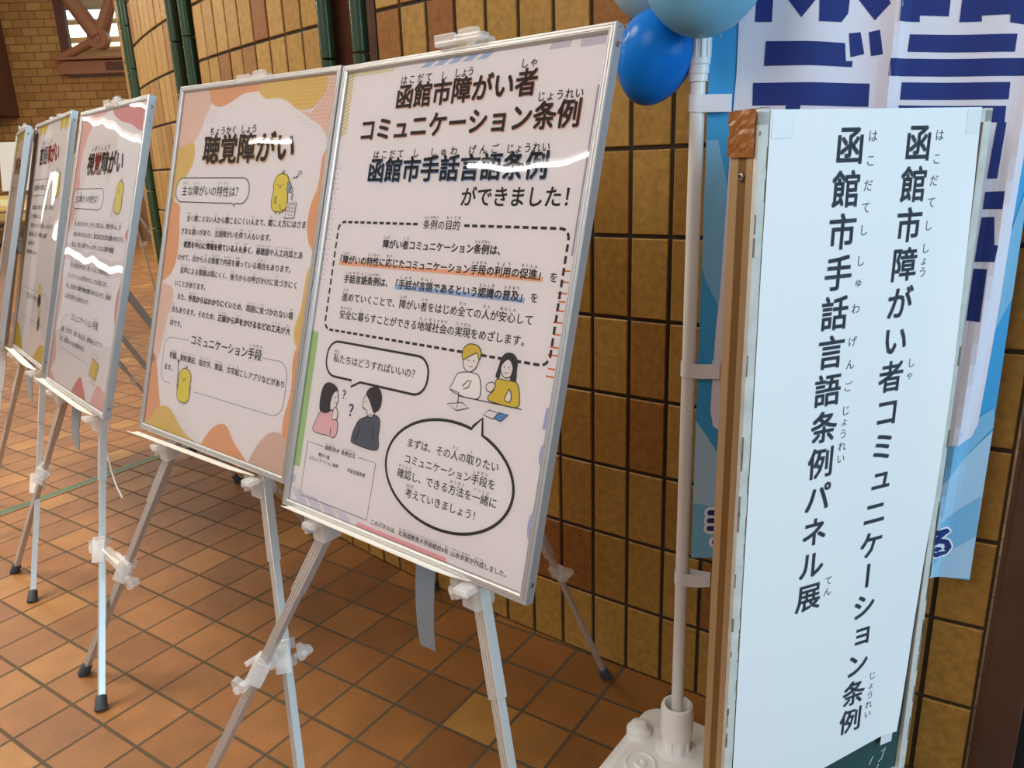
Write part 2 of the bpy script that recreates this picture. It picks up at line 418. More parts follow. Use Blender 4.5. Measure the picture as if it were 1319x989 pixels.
for pr, side in zip(pairs, ('behind the front two posters', 'above the left end of the second poster', 'beside the pink poster')):
    for q, s_ in zip(pr, ('left', 'right')):
        n_trim += 1; tb = MB()
        z = TH * 3.5
        while z < WTOP * TH - .01:
            z0 = max(z, 4 * TH + .001); z1 = z + TH - .004
            c0 = wp(q, WR + .002, z0); c1 = wp(q, WR + .002, z1)
            tb.tube([c0, (c0[0], c0[1], z0 + .002), (c1[0], c1[1], z1 - .002), c1], [.0225, .0245, .0245, .0225], 16)
            z += TH
        struct(tb.build('trim_%d' % n_trim, M_green, None, True), '%s one of two green glazed half round wall tubes %s' % (s_, side), 'wall trim')
# green inlay strip across the floor
st = MB(); a = Vector((-4.1, -.04, 0)); b = Vector((-1.645, 3.826, 0)); d = (b - a).normalized(); nrm = Vector((-d.y, d.x, 0))
st.bar(a + Vector((0, 0, .0010)), b + Vector((0, 0, .0010)), .046, .003, (0, 0, 1), M_greenstrip)
for sg in (-1, 1): st.bar(a + nrm * sg * .025 + Vector((0, 0, .0018)), b + nrm * sg * .026 + Vector((0, 0, .0012)), .006, .0036, (0, 0, 1), M_brass)
struct(st.build('trim_7'), 'green inlay strip running across the floor tiles', 'floor trim')
# door frame at the right
dr = empty('door_1', (.975, 1.365, 0), R(-30)); struct(dr, 'dark brown metal doorway at the right end of the tiled wall', 'door')
f = MB(); f.box((.035, .0, 1.25), (.07, .10, 2.5), None, M_doorbrown, .004); f.box((.077, .03, 1.25), (.014, .05, 2.5), None, M_dark); f.build('door_frame', None, dr)
f = MB(); f.box((.42, .055, 1.25), (.55, .045, 2.5), None, M_doorbrown, .004); f.box((.115, .03, 1.25), (.06, .03, 2.5), None, M_dark); f.build('door_leaf', None, dr)
f = MB(); f.bar((.20, -.02, .85), (.20, -.02, 1.25), .03, .03, (1, 0, 0), M_screw, .006); f.bar((.20, .035, .9), (.20, -.01, .9), .015, .015, (1, 0, 0), M_screw); f.bar((.20, .035, 1.2), (.20, -.01, 1.2), .015, .015, (1, 0, 0), M_screw); f.build('door_handle', None, dr)

# ------------------------------------------------------------------ far end of the hall: brick wall with an opening, truss, mezzanine
M_brick = mat('ochre_brick', (170, 122, 58), .75)
def brick_nodes(m, sx):
    b = m.node_tree.nodes['Principled BSDF']; tc = nd(m, 'ShaderNodeTexCoord'); sep = nd(m, 'ShaderNodeSeparateXYZ'); cmb = nd(m, 'ShaderNodeCombineXYZ')
    lk(m, tc.outputs['Object'], sep.inputs[0]); lk(m, sep.outputs['X'], cmb.inputs['X']); lk(m, sep.outputs['Z'], cmb.inputs['Y'])
    br = nd(m, 'ShaderNodeTexBrick')
    for k, v in {'Scale': 1, 'Mortar Size': .012, 'Mortar Smooth': .1, 'Bias': 0, 'Brick Width': .42, 'Row Height': .2}.items(): br.inputs[k].default_value = v
    br.inputs['Color1'].default_value = (*s2l((178, 132, 68)), 1); br.inputs['Color2'].default_value = (*s2l((158, 108, 52)), 1); br.inputs['Mortar'].default_value = (*s2l((110, 76, 40)), 1)
    lk(m, cmb.outputs[0], br.inputs['Vector']); lk(m, br.outputs['Color'], b.inputs['Base Color'])
brick_nodes(M_brick, 1)
fw = MB(); Y = 22.0
def pan(x0, x1, z0, z1, y=Y, m=M_brick, t=.08): fw.box(((x0 + x1) / 2, y + t / 2, (z0 + z1) / 2), (x1 - x0, t, z1 - z0), None, m)
pan(-30, -11.62, 0, 8.5); pan(-11.62, -2, 0, 3.95); pan(-4.5, -2, 3.95, 8.5); pan(-11.62, -4.5, 7.6, 8.5)
struct(fw.build('wall_back'), 'ochre brick wall at the far end of the hall', 'wall')
pil = MB(); pil.box((-13.75, 21.5, 5.6), (1.35, .9, 5.2), None, noisy(mat('brown_bulkhead', (96, 58, 36), .7), 3, .85, 1.1)); struct(pil.build('trim_8'), 'dark brown bulkhead on the far brick wall, upper corner', 'bulkhead')
M_beam = mat('brown_steel', (150, 96, 62), .55); M_beamd = mat('brown_steel_dark', (88, 48, 32), .6)
bl = empty('trim_9', (-8, 22, 4.1)); struct(bl, 'brown mezzanine edge beam below the far opening', 'beam')
f = MB(); f.box((0, -.15, .05), (7.3, .35, .32), None, M_beam, .01); f.box((0, -.2, .26), (7.3, .5, .06), None, M_beam, .01); f.build('beam', None, bl)
f = MB()
for x in (-1.9, -.75, .4, 1.5): f.box((x, -.33, .06), (1.0, .02, .2), None, M_beamd)
f.build('inset', None, bl); f = MB(); f.box((-3.5, -.02, 1.9), (.24, .16, 3.6), None, M_beamd, .01); f.build('jamb', None, bl)
tr = empty('roof_truss', (-10.47, 21.7, 4.83)); tag(tr, 'brown tubular steel truss node in the far wall opening', 'truss')
f = MB(); f.tube([(-.02, 0, .05), (-1.15, 0, 1.9)], .2, 16); f.build('chord', M_beam, tr, True)
f = MB(); f.tube([(0, 0, .1), (.62, .1, 1.35)], .12, 16); f.build('brace', M_beam, tr, True)
f = MB(); f.tube([(.05, .25, .1), (.45, .35, 1.2)], .1, 14); f.build('brace', M_beam, tr, True)
f = MB(); f.tube([(0, 0, 0), (-1.2, 0, -.5)], .11, 16); f.build('strut', M_beam, tr, True)
f = MB(); f.lathe([(.25, -.12), (.27, -.1), (.27, .1), (.25, .12), (.1, .12), (.1, .15), (.02, .15)], Matrix.Rotation(PI / 2, 4, 'X'), 24); f.build('gusset_plate', M_beam, tr, True)
f = MB(); f.tube([(.62, .1, 1.35), (.75, .1, 1.5), (.6, .1, 1.9)], [.13, .2, .22], 14); f.build('node_casting', M_beamd, tr, True)
# room seen through the opening
f = MB(); f.box((-8, 27, 6.05), (24, 9.4, .1), None, mat('pale_ceiling', (205, 196, 182), .9)); f.box((-8, 31.5, 5.1), (24, .1, 2), None, mat('pale_wall', (196, 178, 150), .9)); f.box((-8, 27, 4.1), (24, 9.2, .1), None, mat('mezz_floor', (140, 120, 100), .8)); struct(f.build('ceiling'), 'pale mezzanine ceiling and back wall seen through the far opening', 'ceiling')
M_cool = emit('cool_light_panel', (190, 236, 250), 2.6); M_warm = emit('warm_light_panel', (255, 234, 196), 5.0)
def panel_light(x, y, z, lx, ly, m, label):
    t = empty('ceiling_light', (x, y, z)); tag(t, label, 'light', 'mezzanine ceiling lights')
    f = MB(); f.box((0, 0, 0), (lx, ly, .04), None, m); f.build('diffuser', None, t)
    f = MB()
    for s_ in (-1, 1): f.box((0, s_ * (ly / 2 + .04), .01), (lx + .16, .08, .08), None, M_white); f.box((s_ * (lx / 2 + .04), 0, .01), (.08, ly, .08), None, M_white)
    f.build('light_frame', None, t)
panel_light(-8, 24.5, 5.96, 16, 1.3, M_cool, 'long bluish white ceiling light strip nearest the far opening')
panel_light(-8, 27.1, 5.96, 16, 2.2, M_warm, 'wide warm white ceiling light band deep in the mezzanine')
panel_light(-8, 29.8, 5.96, 16, .8, M_warm, 'warm white ceiling light strip at the back of the mezzanine')
for x, g in ((-12.3, 'left of the truss'), (-11.4, 'beside the truss')):
    t = empty('downlight', (x * 1.35 + 3.4, 31.0, 5.35 if g[0] == 'l' else 5.0)); tag(t, 'small round warm downlight %s in the mezzanine' % g, 'light', 'mezzanine downlights')
    f = MB(); f.lathe([(.3, 0), (.34, .03), (.3, .08), (.02, .08)], None, 20); f.build('lamp_housing', M_white, t); f = MB(); f.lathe([(.28, -.01), (.28, 0), (.02, 0)], None, 20); f.build('lamp_lens', M_warm, t)

# unseen hall lamps, and window strips shaped for glare, mirrored in the clear films
M_tubel = emit('fluorescent_tube', (255, 252, 244), 60.0); M_glare = emit('glare_glow', (236, 252, 240), 9.0)
def tube_lamp(a, b, label):
    a = Vector(a); b = Vector(b); d = b - a; L = d.length
    t = empty('batten_light', (a + b) / 2, math.atan2(d.y, d.x)); tag(t, label, 'light', 'hall batten lights')
    f = MB(); f.tube([(-L / 2, 0, 0), (L / 2, 0, 0)], .018, 12); f.build('lamp_tube', M_tubel, t)
    f = MB(); f.box((0, 0, .06), (L + .1, .10, .06), None, M_white, .01); f.build('lamp_body', None, t)
tube_lamp((-5.9, 1.0, 4.0), (-4.75, .2, 4.0), 'single batten light over the hall, nearest the front poster')
tube_lamp((-8.0, 3.17, 4.0), (-7.45, 2.63, 4.0), 'single batten light over the hall, second from the front poster')
tube_lamp((-10.9, 9.9, 4.0), (-11.25, 8.4, 4.0), 'batten light over the hall in front of the far side window')
tube_lamp((-9.6, 10.9, 4.3), (-10.6, 7.4, 4.3), 'long batten light over the hall above the far side window')
wn = empty('glare_window_1', (-11.3, 9.3, 0), R(98)); struct(wn, 'unseen side window, its glowing strips shaped for glare in the poster films', 'window')
f = MB()
f.box((-.55, 0, 1.86), (1.9, .03, .10), None, M_glare); f.box((1.45, 0, 2.2), (.30, .03, 1.1), None, M_glare); f.box((2.15, 0, 2.2), (.12, .03, 1.1), None, M_glare)  # added bright strips, placed and sized for their reflections in the films
f.build('glare_pane', None, wn)
f = MB()
for z in (1.77, 1.95): f.box((-.55, 0, z), (2.0, .08, .08), None, M_beamd)
for x in (1.22, 1.68, 2.0, 2.3): f.box((x, 0, 2.2), (.08, .08, 1.3), None, M_beamd)
f.build('window_frame', None, wn)

# ------------------------------------------------------------------ posters
PW, PH, FRW = 628, 881, 15
INR = (-PW / 2 + FRW, PW / 2 - FRW, -PH / 2 + FRW, PH / 2 - FRW)
CACHE = {}
def panel_matrix(c, yaw, tilt, roll):
    a, t, r = R(yaw), R(tilt), R(roll)
    W = Vector((math.cos(a), math.sin(a), 0)); N = Vector((-math.sin(a), math.cos(a), 0)); V = Vector((0, 0, 1)) * math.cos(t) + N * math.sin(t)
    W2 = W * math.cos(r) + V * math.sin(r); V2 = V * math.cos(r) - W * math.sin(r); B = V2.cross(W2)   # back direction
    M = Matrix((W2, B, V2)).transposed().to_4x4(); M.translation = c; return M
def frame_mesh():
    if 'frame' in CACHE: return CACHE['frame']
    f = MB(); x, z, wd = PW / 2000, PH / 2000, FRW / 1000
    prof = [(0, .013), (0, -.006), (.0015, -.0075), (.0035, -.0075), (.0042, -.0062), (.0056, -.0062), (.0062, -.0075), (.0086, -.0075), (.0092, -.0062), (.0106, -.0062), (.0112, -.0072), (.0135, -.006), (wd, -.0035), (wd, .013)]
    cs = [(-x, -z), (x, -z), (x, z), (-x, z)]
    n = len(prof)
    for i in range(4):
        p, q = cs[i], cs[(i + 1) % 4]
        def corner(c, d): return (c[0] - math.copysign(d, c[0]), c[1] - math.copysign(d, c[1]))
        vs = []
        for c in (p, q):
            for d, y in prof:
                a = corner(c, d); vs.append((a[0], y, a[1]))
        f.add(vs, [(k, (k + 1) % n, n + (k + 1) % n, n + k) for k in range(n)] + [tuple(range(n)), tuple(range(n, 2 * n))[::-1]])
    CACHE['frame'] = f.mesh('frame', M_alu); return CACHE['frame']
def cover_mesh():
    if 'cover' in CACHE: return CACHE['cover']
    f = MB(); x, z = PW / 2000 - .012, PH / 2000 - .012
    nx, nz = 12, 16
    f.add([(-x + 2 * x * i / nx, -.0045, -z + 2 * z * j / nz) for j in range(nz + 1) for i in range(nx + 1)], [(j * (nx + 1) + i, j * (nx + 1) + i + 1, (j + 1) * (nx + 1) + i + 1, (j + 1) * (nx + 1) + i) for j in range(nz) for i in range(nx)])
    CACHE['cover'] = f.mesh('cover_sheet', M_film, True); return CACHE['cover']
def poster_panel(c, yaw, tilt, roll, draw, label):
    t = empty('poster_panel', M=panel_matrix(c, yaw, tilt, roll)); tag(t, label, 'poster', 'framed posters on easels')
    link('frame', frame_mesh(), t)
    b = MB(); b.box((0, .006, 0), (PW / 1000 - .006, .010, PH / 1000 - .006)); b.build('backing_board', M_back, t)
    s = Sheet(INR, -.0006)
    s.poly([(INR[0] - 4, INR[2] - 4), (INR[1] + 4, INR[2] - 4), (INR[1] + 4, INR[3] + 4), (INR[0] - 4, INR[3] + 4)], (244, 236, 236), 0, clip=False)
    draw(s); s.build('poster', None, t)
    link('cover_sheet', cover_mesh(), t)
    for z in (.41, -.41):
        f = MB(); f.lathe([(.004, 0), (.004, .001), (.001, .0014)], Matrix.Translation((PW / 2000, .003, z)) @ Matrix.Rotation(PI / 2, 4, 'Y'), 12); f.build('screw', M_screw, t)
    return t

def bubble(s, x0, x1, y0, y1, r, wd, tail, lay):
    """speech bubble outline with a small tail leaving the lower edge"""
    out = rrect(x0, x1, y0, y1, r)
    k = [i for i in range(len(out)) if out[i][1] < y0 + 1]
    i0 = k[len(k) // 2]
    lo = [p for p in out]; res = []
    for i, p in enumerate(lo):
        res.append(p); q = lo[(i + 1) % len(lo)]
        if abs(p[1] - y0) < .01 and abs(q[1] - y0) < .01 and q[0] - p[0] > (x1 - x0) * .2: res += tail
    s.poly(res, (246, 240, 240), lay); s.stroke(res, wd, BK, lay + 1, True)

def draw_chick(s, x, y, h, lay, pose):
    """a plain round yellow chick, pose: 'radio', 'pointer', 'cane'"""
    k = h / 100; O = (70, 48, 24)
    def q(pts): return [(x + a * k, y + b * k) for a, b in pts]
    body = q([(0, 50), (22, 44), (33, 24), (30, 2), (34, -16), (33, -36), (20, -49), (0, -50), (-20, -48), (-32, -36), (-34, -16), (-31, 2), (-34, 22), (-22, 44)])
    sm = catmull(body, 5); s.poly(sm, (236, 216, 92), lay); s.stroke(sm, 2.2 * k, O, lay + 1, True)
    for p in ([(-2, 50), (-4, 58)], [(2, 50), (6, 60)], [(-10, -50), (-10, -57)], [(8, -50), (8, -57)]): s.stroke(q(p), 2 * k, O, lay + 1)
    for a in (-16, 8): s.poly(ell(x + a * k, y + 22 * k, 1.8 * k, 1.8 * k, 8), O, lay + 1)
    s.stroke(ell(x - 4 * k, y + 16 * k, 4 * k, 3.4 * k, 12), 1.8 * k, O, lay + 1, True)
    if pose == 'radio':
        s.poly(q([(26, 28), (36, 28), (44, 18), (40, 2), (30, 0), (26, 10)]), (150, 165, 190), lay + 2); s.stroke(q([(26, 28), (36, 28), (44, 18), (40, 2), (30, 0), (26, 10)]), 1.6 * k, O, lay + 3, True)
        s.stroke(catmull(q([(44, 12), (52, 8), (46, 0), (56, -4), (50, -12), (58, -18)]), 4)[:21], 2 * k, O, lay + 2)
        bx = q([(34, -28), (74, -24), (72, -64), (34, -66)]); s.poly(bx, (238, 230, 228), lay + 2); s.stroke(bx, 2 * k, O, lay + 3, True)
        sc = q([(48, -30), (68, -29), (67, -48), (48, -49)]); s.stroke(sc, 1.5 * k, O, lay + 3, True); s.stroke(q([(51, -42), (55, -35), (58, -42), (62, -36), (65, -41)]), 1.3 * k, O, lay + 3)
        for z in (-36, -46): s.stroke(ell(x + 41 * k, y + z * k, 3 * k, 3 * k, 8), 1.2 * k, O, lay + 3, True)
        for a in (48, 54, 60): s.poly(ell(x + a * k, y - 57 * k, 1.5 * k, 1.5 * k, 6), O, lay + 3)
        s.stroke(q([(-22, -14), (-14, -8), (-12, -30), (-22, -26), (-20, -14)]), 2 * k, O, lay + 2); s.stroke(q([(4, -30), (10, -44), (34, -46)]), 2 * k, O, lay + 2)
        s.stroke(q([(46, 36), (52, 42), (56, 38), (60, 42)]), 2 * k, O, lay + 2); s.stroke(q([(64, 42), (70, 58), (80, 54), (76, 46)]), 2 * k, O, lay + 2); s.poly(ell(x + 63 * k, y + 41 * k, 3 * k, 2.4 * k, 8), O, lay + 2)
    elif pose == 'pointer':
        s.stroke(q([(-46, 66), (-38, 6), (-38, -8)]), 2.4 * k, O, lay + 2); s.poly(ell(x - 46 * k, y + 66 * k, 4 * k, 6 * k, 8), O, lay + 2)
        s.stroke(q([(-40, -14), (-32, 0), (-30, -14)]), 2 * k, O, lay + 2); s.stroke(q([(38, 2), (34, -8), (30, -10)]), 2 * k, O, lay + 2)
    else:
        s.stroke(q([(-30, 4), (-40, -6), (-50, -62)]), 2.4 * k, O, lay + 2); s.stroke(q([(24, -2), (34, -8), (30, -16)]), 2 * k, O, lay + 2)

def draw_ordinance(s):
    W = (244, 236, 236)
    # corner decorations
    for i in range(17):
        v = 424 - i * 7.4
        s.poly([(-300, v), (-300, v - 3.6), (-283, v + 4.2), (-283, v + 7.8)], (216, 196, 96), 1)
        u = -296 + i * 7.4
        s.poly([(u, 418), (u + 3.6, 418), (u + 9, 427), (u + 5.4, 427)], (216, 196, 96), 1)
    for i in range(5): s.poly([(-98 + i * 34, 416), (-76 + i * 34, 416), (-58 + i * 34, 427), (-80 + i * 34, 427)], (176, 190, 220), 1)
    s.poly([(190, 415), (230, 415), (234, 427), (196, 427)], (206, 200, 208), 1); s.poly([(250, 412), (296, 412), (296, 425), (250, 425)], (206, 200, 208), 1)
    s.poly([(293, 94), (299, 94), (299, 351), (293, 351)], (170, 156, 176), 1)
    s.dots([(-298, 20), (-286, 20), (-286, 255), (-298, 255)], 10, 10, 1.3, (120, 110, 140), 1)
    for i, v in enumerate((71, 54, 37, 24, 10, -8, -26, -46, -58, -79, -91)): s.stroke([(283 - (i % 3) * 2, v), (299, v)], 2.6, (226, 112, 60), 1)
    s.poly([(290, -172), (300, -172), (300, -138), (292, -138)], (172, 176, 222), 1); s.poly(ell(300, -211, 8, 20), (172, 176, 222), 1); s.poly(ell(300, -322, 9, 24), (172, 176, 222), 1)
    s.poly([(-300, -83), (-281, -85), (-282, -357), (-300, -357)], (172, 206, 140), 1)
    s.poly([(-299, -375), (-290, -375), (-290, -390), (-299, -390)], (206, 204, 220), 1)
    for k in range(4): s.poly([(-298 + k * 46, -400 - k * 4), (-262 + k * 46, -400 - k * 4), (-236 + k * 46, -430), (-270 + k * 46, -430)], (218, 214, 226), 1)
    s.poly([(-99, -431), (-89, -419), (136, -419), (146, -431)], (244, 170, 176), 2)
    s.dots([(150, -430), (296, -430), (296, -424), (150, -424)], 11, 12, 1.4, (150, 140, 160), 1)
    # titles, each with a coloured echo behind
    for s_, u0, u1, v, dk, sh in (('函館市障がい者', -153, 178, 368, (66, 40, 30), (246, 196, 178)), ('コミュニケーション条例', -244, 272, 312, (66, 40, 30), (246, 196, 178)), ('函館市手話言語条例', -203, 225, 234, (30, 34, 48), (176, 192, 226))):
        s.text(s_, u0 + 1.6, v - 1.8, 0, sh, 2, .028, u1=u1 + 1.6); s.text(s_, u0, v, 0, dk, 3, .024, u1=u1)
    for s_, u0, u1, v in (('はこだて', -148, -62, 398), ('し', -43, -26, 397), ('しょう', -10, 36, 398), ('しゃ', 135, 174, 399), ('じょうれい', 180, 271, 342), ('はこだて', -196, -107, 263), ('し', -88, -68, 263), ('しゅわ', -46, 29, 263), ('げんご', 46, 121, 263), ('じょうれい', 132, 223, 262)):
        n = len(s_); st_ = (u1 - u0) / n
        for i, c in enumerate(s_): s.char(c, u0 + st_ * (i + .5), v, 17.5, BK, 3, .01)
    s.text('ができました！', 48, 184, 0, BK, 3, .014, u1=296)
    # purpose box
    box = rrect(-266, 284, -76, 135, 17)
    pts = [p for p in box]
    i = max(range(len(pts)), key=lambda k: (pts[k][1], -pts[k][0]))
    path = [(66, 135)] + rrect(-266, 284, -76, 135, 17)[0:0]
    rr = rrect(-266, 284, -76, 135, 17)
    right_ = [(66, 135), (267, 135)] + rr[0:7][::-1] + rr[21:28][::-1] + rr[14:21][::-1] + rr[7:14][::-1] + [(-41, 135)]
    s.stroke(right_, 4.6, BK, 3, False, (12, 6))
    s.text('[条例|じょうれい]の[目的|もくてき]', -33, 135, 18, BK, 3, .008)
    s.text('[障|しょう]がい[者|しゃ]コミュニケーション[条例|じょうれい]は、', -131, 97, 17.4, BK, 4, .018)
    s.poly([(-248, 51.5), (247, 51.5), (247, 59), (-248, 59)], (246, 178, 136), 3)
    s.text('「[障|しょう]がいの[特性|とくせい]に[応|おう]じたコミュニケーション[手段|しゅだん]の[利用|りよう]の[促進|そくしん]」', -257, 62.5, 0, BK, 4, .018, u1=253)
    s.text('を', 259, 60, 17, BK, 4, .008)
    s.text('[手話|しゅわ][言語|げんご][条例|じょうれい]は、', -228, 26, 17.1, BK, 4, .018)
    s.poly([(-82, 16), (218, 16), (218, 24), (-82, 24)], (160, 184, 222), 3)
    s.text('「[手話|しゅわ]が[言語|げんご]であるという[認識|にんしき]の[普及|ふきゅう]」', -91, 26, 17.5, BK, 4, .018); s.text('を', 228, 26, 17, BK, 4, .008)
    s.text('[進|すす]めていくことで、[障|しょう]がい[者|しゃ]をはじめ[全|すべ]ての[人|ひと]が[安心|あんしん]して', -226, -9, 18.0, BK, 4, .008)
    s.text('[安全|あんぜん]に[暮|く]らすことができる[地域|ちいき][社会|しゃかい]の[実現|じつげん]をめざします。', -226, -43, 18.0, BK, 4, .008)
    # question bubble
    bubble(s, -245, 34, -164, -96, 30, 4.4, [(-163, -164), (-163, -176), (-138, -164)], 3)
    s.text('[私|わたし]たちはどうすればいいの？', -225, -128, 18.2, BK, 5, .009)
    # answer bubble
    e2 = ell(108, -286, 147, 92, 60, 0, 73, 423) + [(170, -177), (152, -194)]
    s.poly(e2, (246, 240, 240), 3); s.stroke(e2, 5.2, BK, 4, True)
    s.text('まずは、その[人|ひと]の[取|と]りたい', 7, -248, 17.7, BK, 5, .009)
    s.text('コミュニケーション[手段|しゅだん]を', 6, -277, 17.7, BK, 5, .009)
    s.text('[確認|かくにん]し、できる[方法|ほうほう]を[一緒|いっしょ]に', -6, -305, 17.9, BK, 5, .009)
    s.text('[考|かんが]えていきましょう！', 21, -335, 17.6, BK, 5, .009)
    # reference box (its square codes left out)
    s.stroke([(-217, -302), (-267, -302), (-268, -409), (-67, -409), (-64, -302), (-113, -302)], 1.2, BK, 3)
    s.text('[函館市|はこだてし]HP [条例全文|じょうれいぜんぶん]', -213, -302, 10.6, BK, 3, .008); s.text('障がい者', -229, -320, 8.8, BK, 3, .008); s.text('コミュニケーション条例', -257, -331, 8.3, BK, 3, .008); s.text('手話言語条例', -139, -331, 8.5, BK, 3, .008)
    s.text('このパネルは、[北海道教育大学函館校|ほっかいどうきょういくだいがくはこだてこう]4[年|ねん] [山本歩実|やまもとあゆみ]が[作成|さくせい]しました。', -56, -408, 0, BK, 3, .008, u1=272)
    # people
    SK = (246, 236, 232); HR = (58, 50, 52); L = 1.5
    def pl(pts, rgb, lay, ol=True, sm=4):
        q = catmull(pts, sm) if sm else pts
        s.poly(q, rgb, lay)
        if ol: s.stroke(q, L, BK, lay + 1, True)
    pl([(-238, -234), (-218, -233), (-204, -229), (-195, -242), (-185, -250), (-184, -270), (-192, -280), (-206, -279), (-255, -278), (-250, -254)], (240, 190, 196), 4)
    pl([(-222, -194), (-200, -190), (-195, -200), (-192, -207), (-195, -212), (-196, -220), (-202, -227), (-214, -228), (-222, -214)], SK, 6)
    pl([(-226, -177), (-208, -180), (-198, -188), (-208, -196), (-214, -214), (-214, -234), (-242, -236), (-247, -208), (-241, -185)], HR, 8, False)
    s.poly(ell(-202, -203, 1.3, 1.6, 8), BK, 9); pl([(-203, -234), (-201, -224), (-196, -222), (-190, -228), (-188, -240), (-196, -246), (-204, -242)], SK, 8)
    pl([(-112, -226), (-86, -217), (-70, -224), (-68, -252), (-68, -279), (-131, -279), (-140, -272), (-136, -252), (-126, -234)], (92, 94, 108), 4)
    pl([(-112, -182), (-120, -190), (-121, -201), (-119, -210), (-108, -212), (-104, -222), (-88, -219), (-88, -196), (-98, -182)], SK, 6)
    pl([(-116, -181), (-106, -169), (-86, -166), (-73, -180), (-74, -202), (-88, -213), (-97, -203), (-106, -192)], HR, 8, False)
    s.poly(ell(-114, -197, 1.2, 1.5, 8), BK, 9)
    for q in ([(-112, -227), (-98, -218), (-84, -218)], [(-130, -238), (-120, -246), (-124, -262), (-131, -270)], [(-203, -262), (-202, -276)], [(-84, -240), (-80, -262)]): s.stroke(q, L, BK, 7)
    s.stroke([(-119, -208), (-114, -209)], 1.1, BK, 9); s.stroke([(-196, -213), (-200, -213)], 1.1, BK, 9)
    s.text('？', -184, -193, 22, (92, 112, 150), 6, .02); s.text('？', -160, -219, 30, (92, 112, 150), 6, .02)
    pl([(118, -108), (102, -113), (94, -130), (90, -141), (114, -148), (152, -148), (157, -133), (150, -112), (136, -107)], (250, 244, 242), 4)
    pl([(110, -82), (112, -98), (124, -107), (138, -100), (144, -84), (140, -72), (120, -70)], SK, 6)
    pl([(109, -88), (106, -72), (118, -61), (138, -62), (147, -74), (144, -84), (138, -74), (124, -80)], (222, 194, 70), 8)
    for u in (122, 133): s.poly(ell(u, -88, 1.1, 1.5, 8), BK, 9)
    s.stroke([(125, -97), (129, -98), (132, -96)], 1.1, BK, 9)
    s.stroke([(116, -132), (126, -122), (134, -120), (130, -132), (120, -136)], L, BK, 8)
    pl([(187, -110), (207, -109), (228, -110), (237, -128), (235, -148), (184, -147), (174, -142), (184, -128)], (226, 196, 66), 4)
    pl([(194, -72), (192, -92), (202, -105), (216, -100), (220, -84), (210, -70)], SK, 7)
    pl([(190, -76), (198, -66), (212, -65), (223, -74), (225, -92), (226, -108), (214, -106), (216, -88), (206, -76), (194, -86), (192, -106), (184, -106), (187, -90)], HR, 8, False)
    for u in (199, 209): s.poly(ell(u, -88, 1.1, 1.5, 8), BK, 9)
    s.stroke([(201, -97), (205, -98), (208, -96)], 1.1, BK, 9)
    pl([(168, -122), (178, -116), (186, -120), (180, -132), (170, -130)], SK, 8); pl([(212, -130), (216, -122), (222, -132), (220, -142), (210, -140)], SK, 8)
    s.stroke([(112, -149), (246, -149)], L, BK, 9); s.stroke([(90, -141), (111, -144), (112, -172)], L, BK, 9); pl([(89, -166), (112, -174), (138, -165), (122, -159)], (240, 236, 236), 9, True, 0)
    pl([(170, -171), (182, -161), (200, -163), (192, -174)], (240, 236, 236), 6, True, 0); pl([(194, -173), (202, -162), (222, -162), (208, -175)], (96, 146, 206), 9, True, 0)

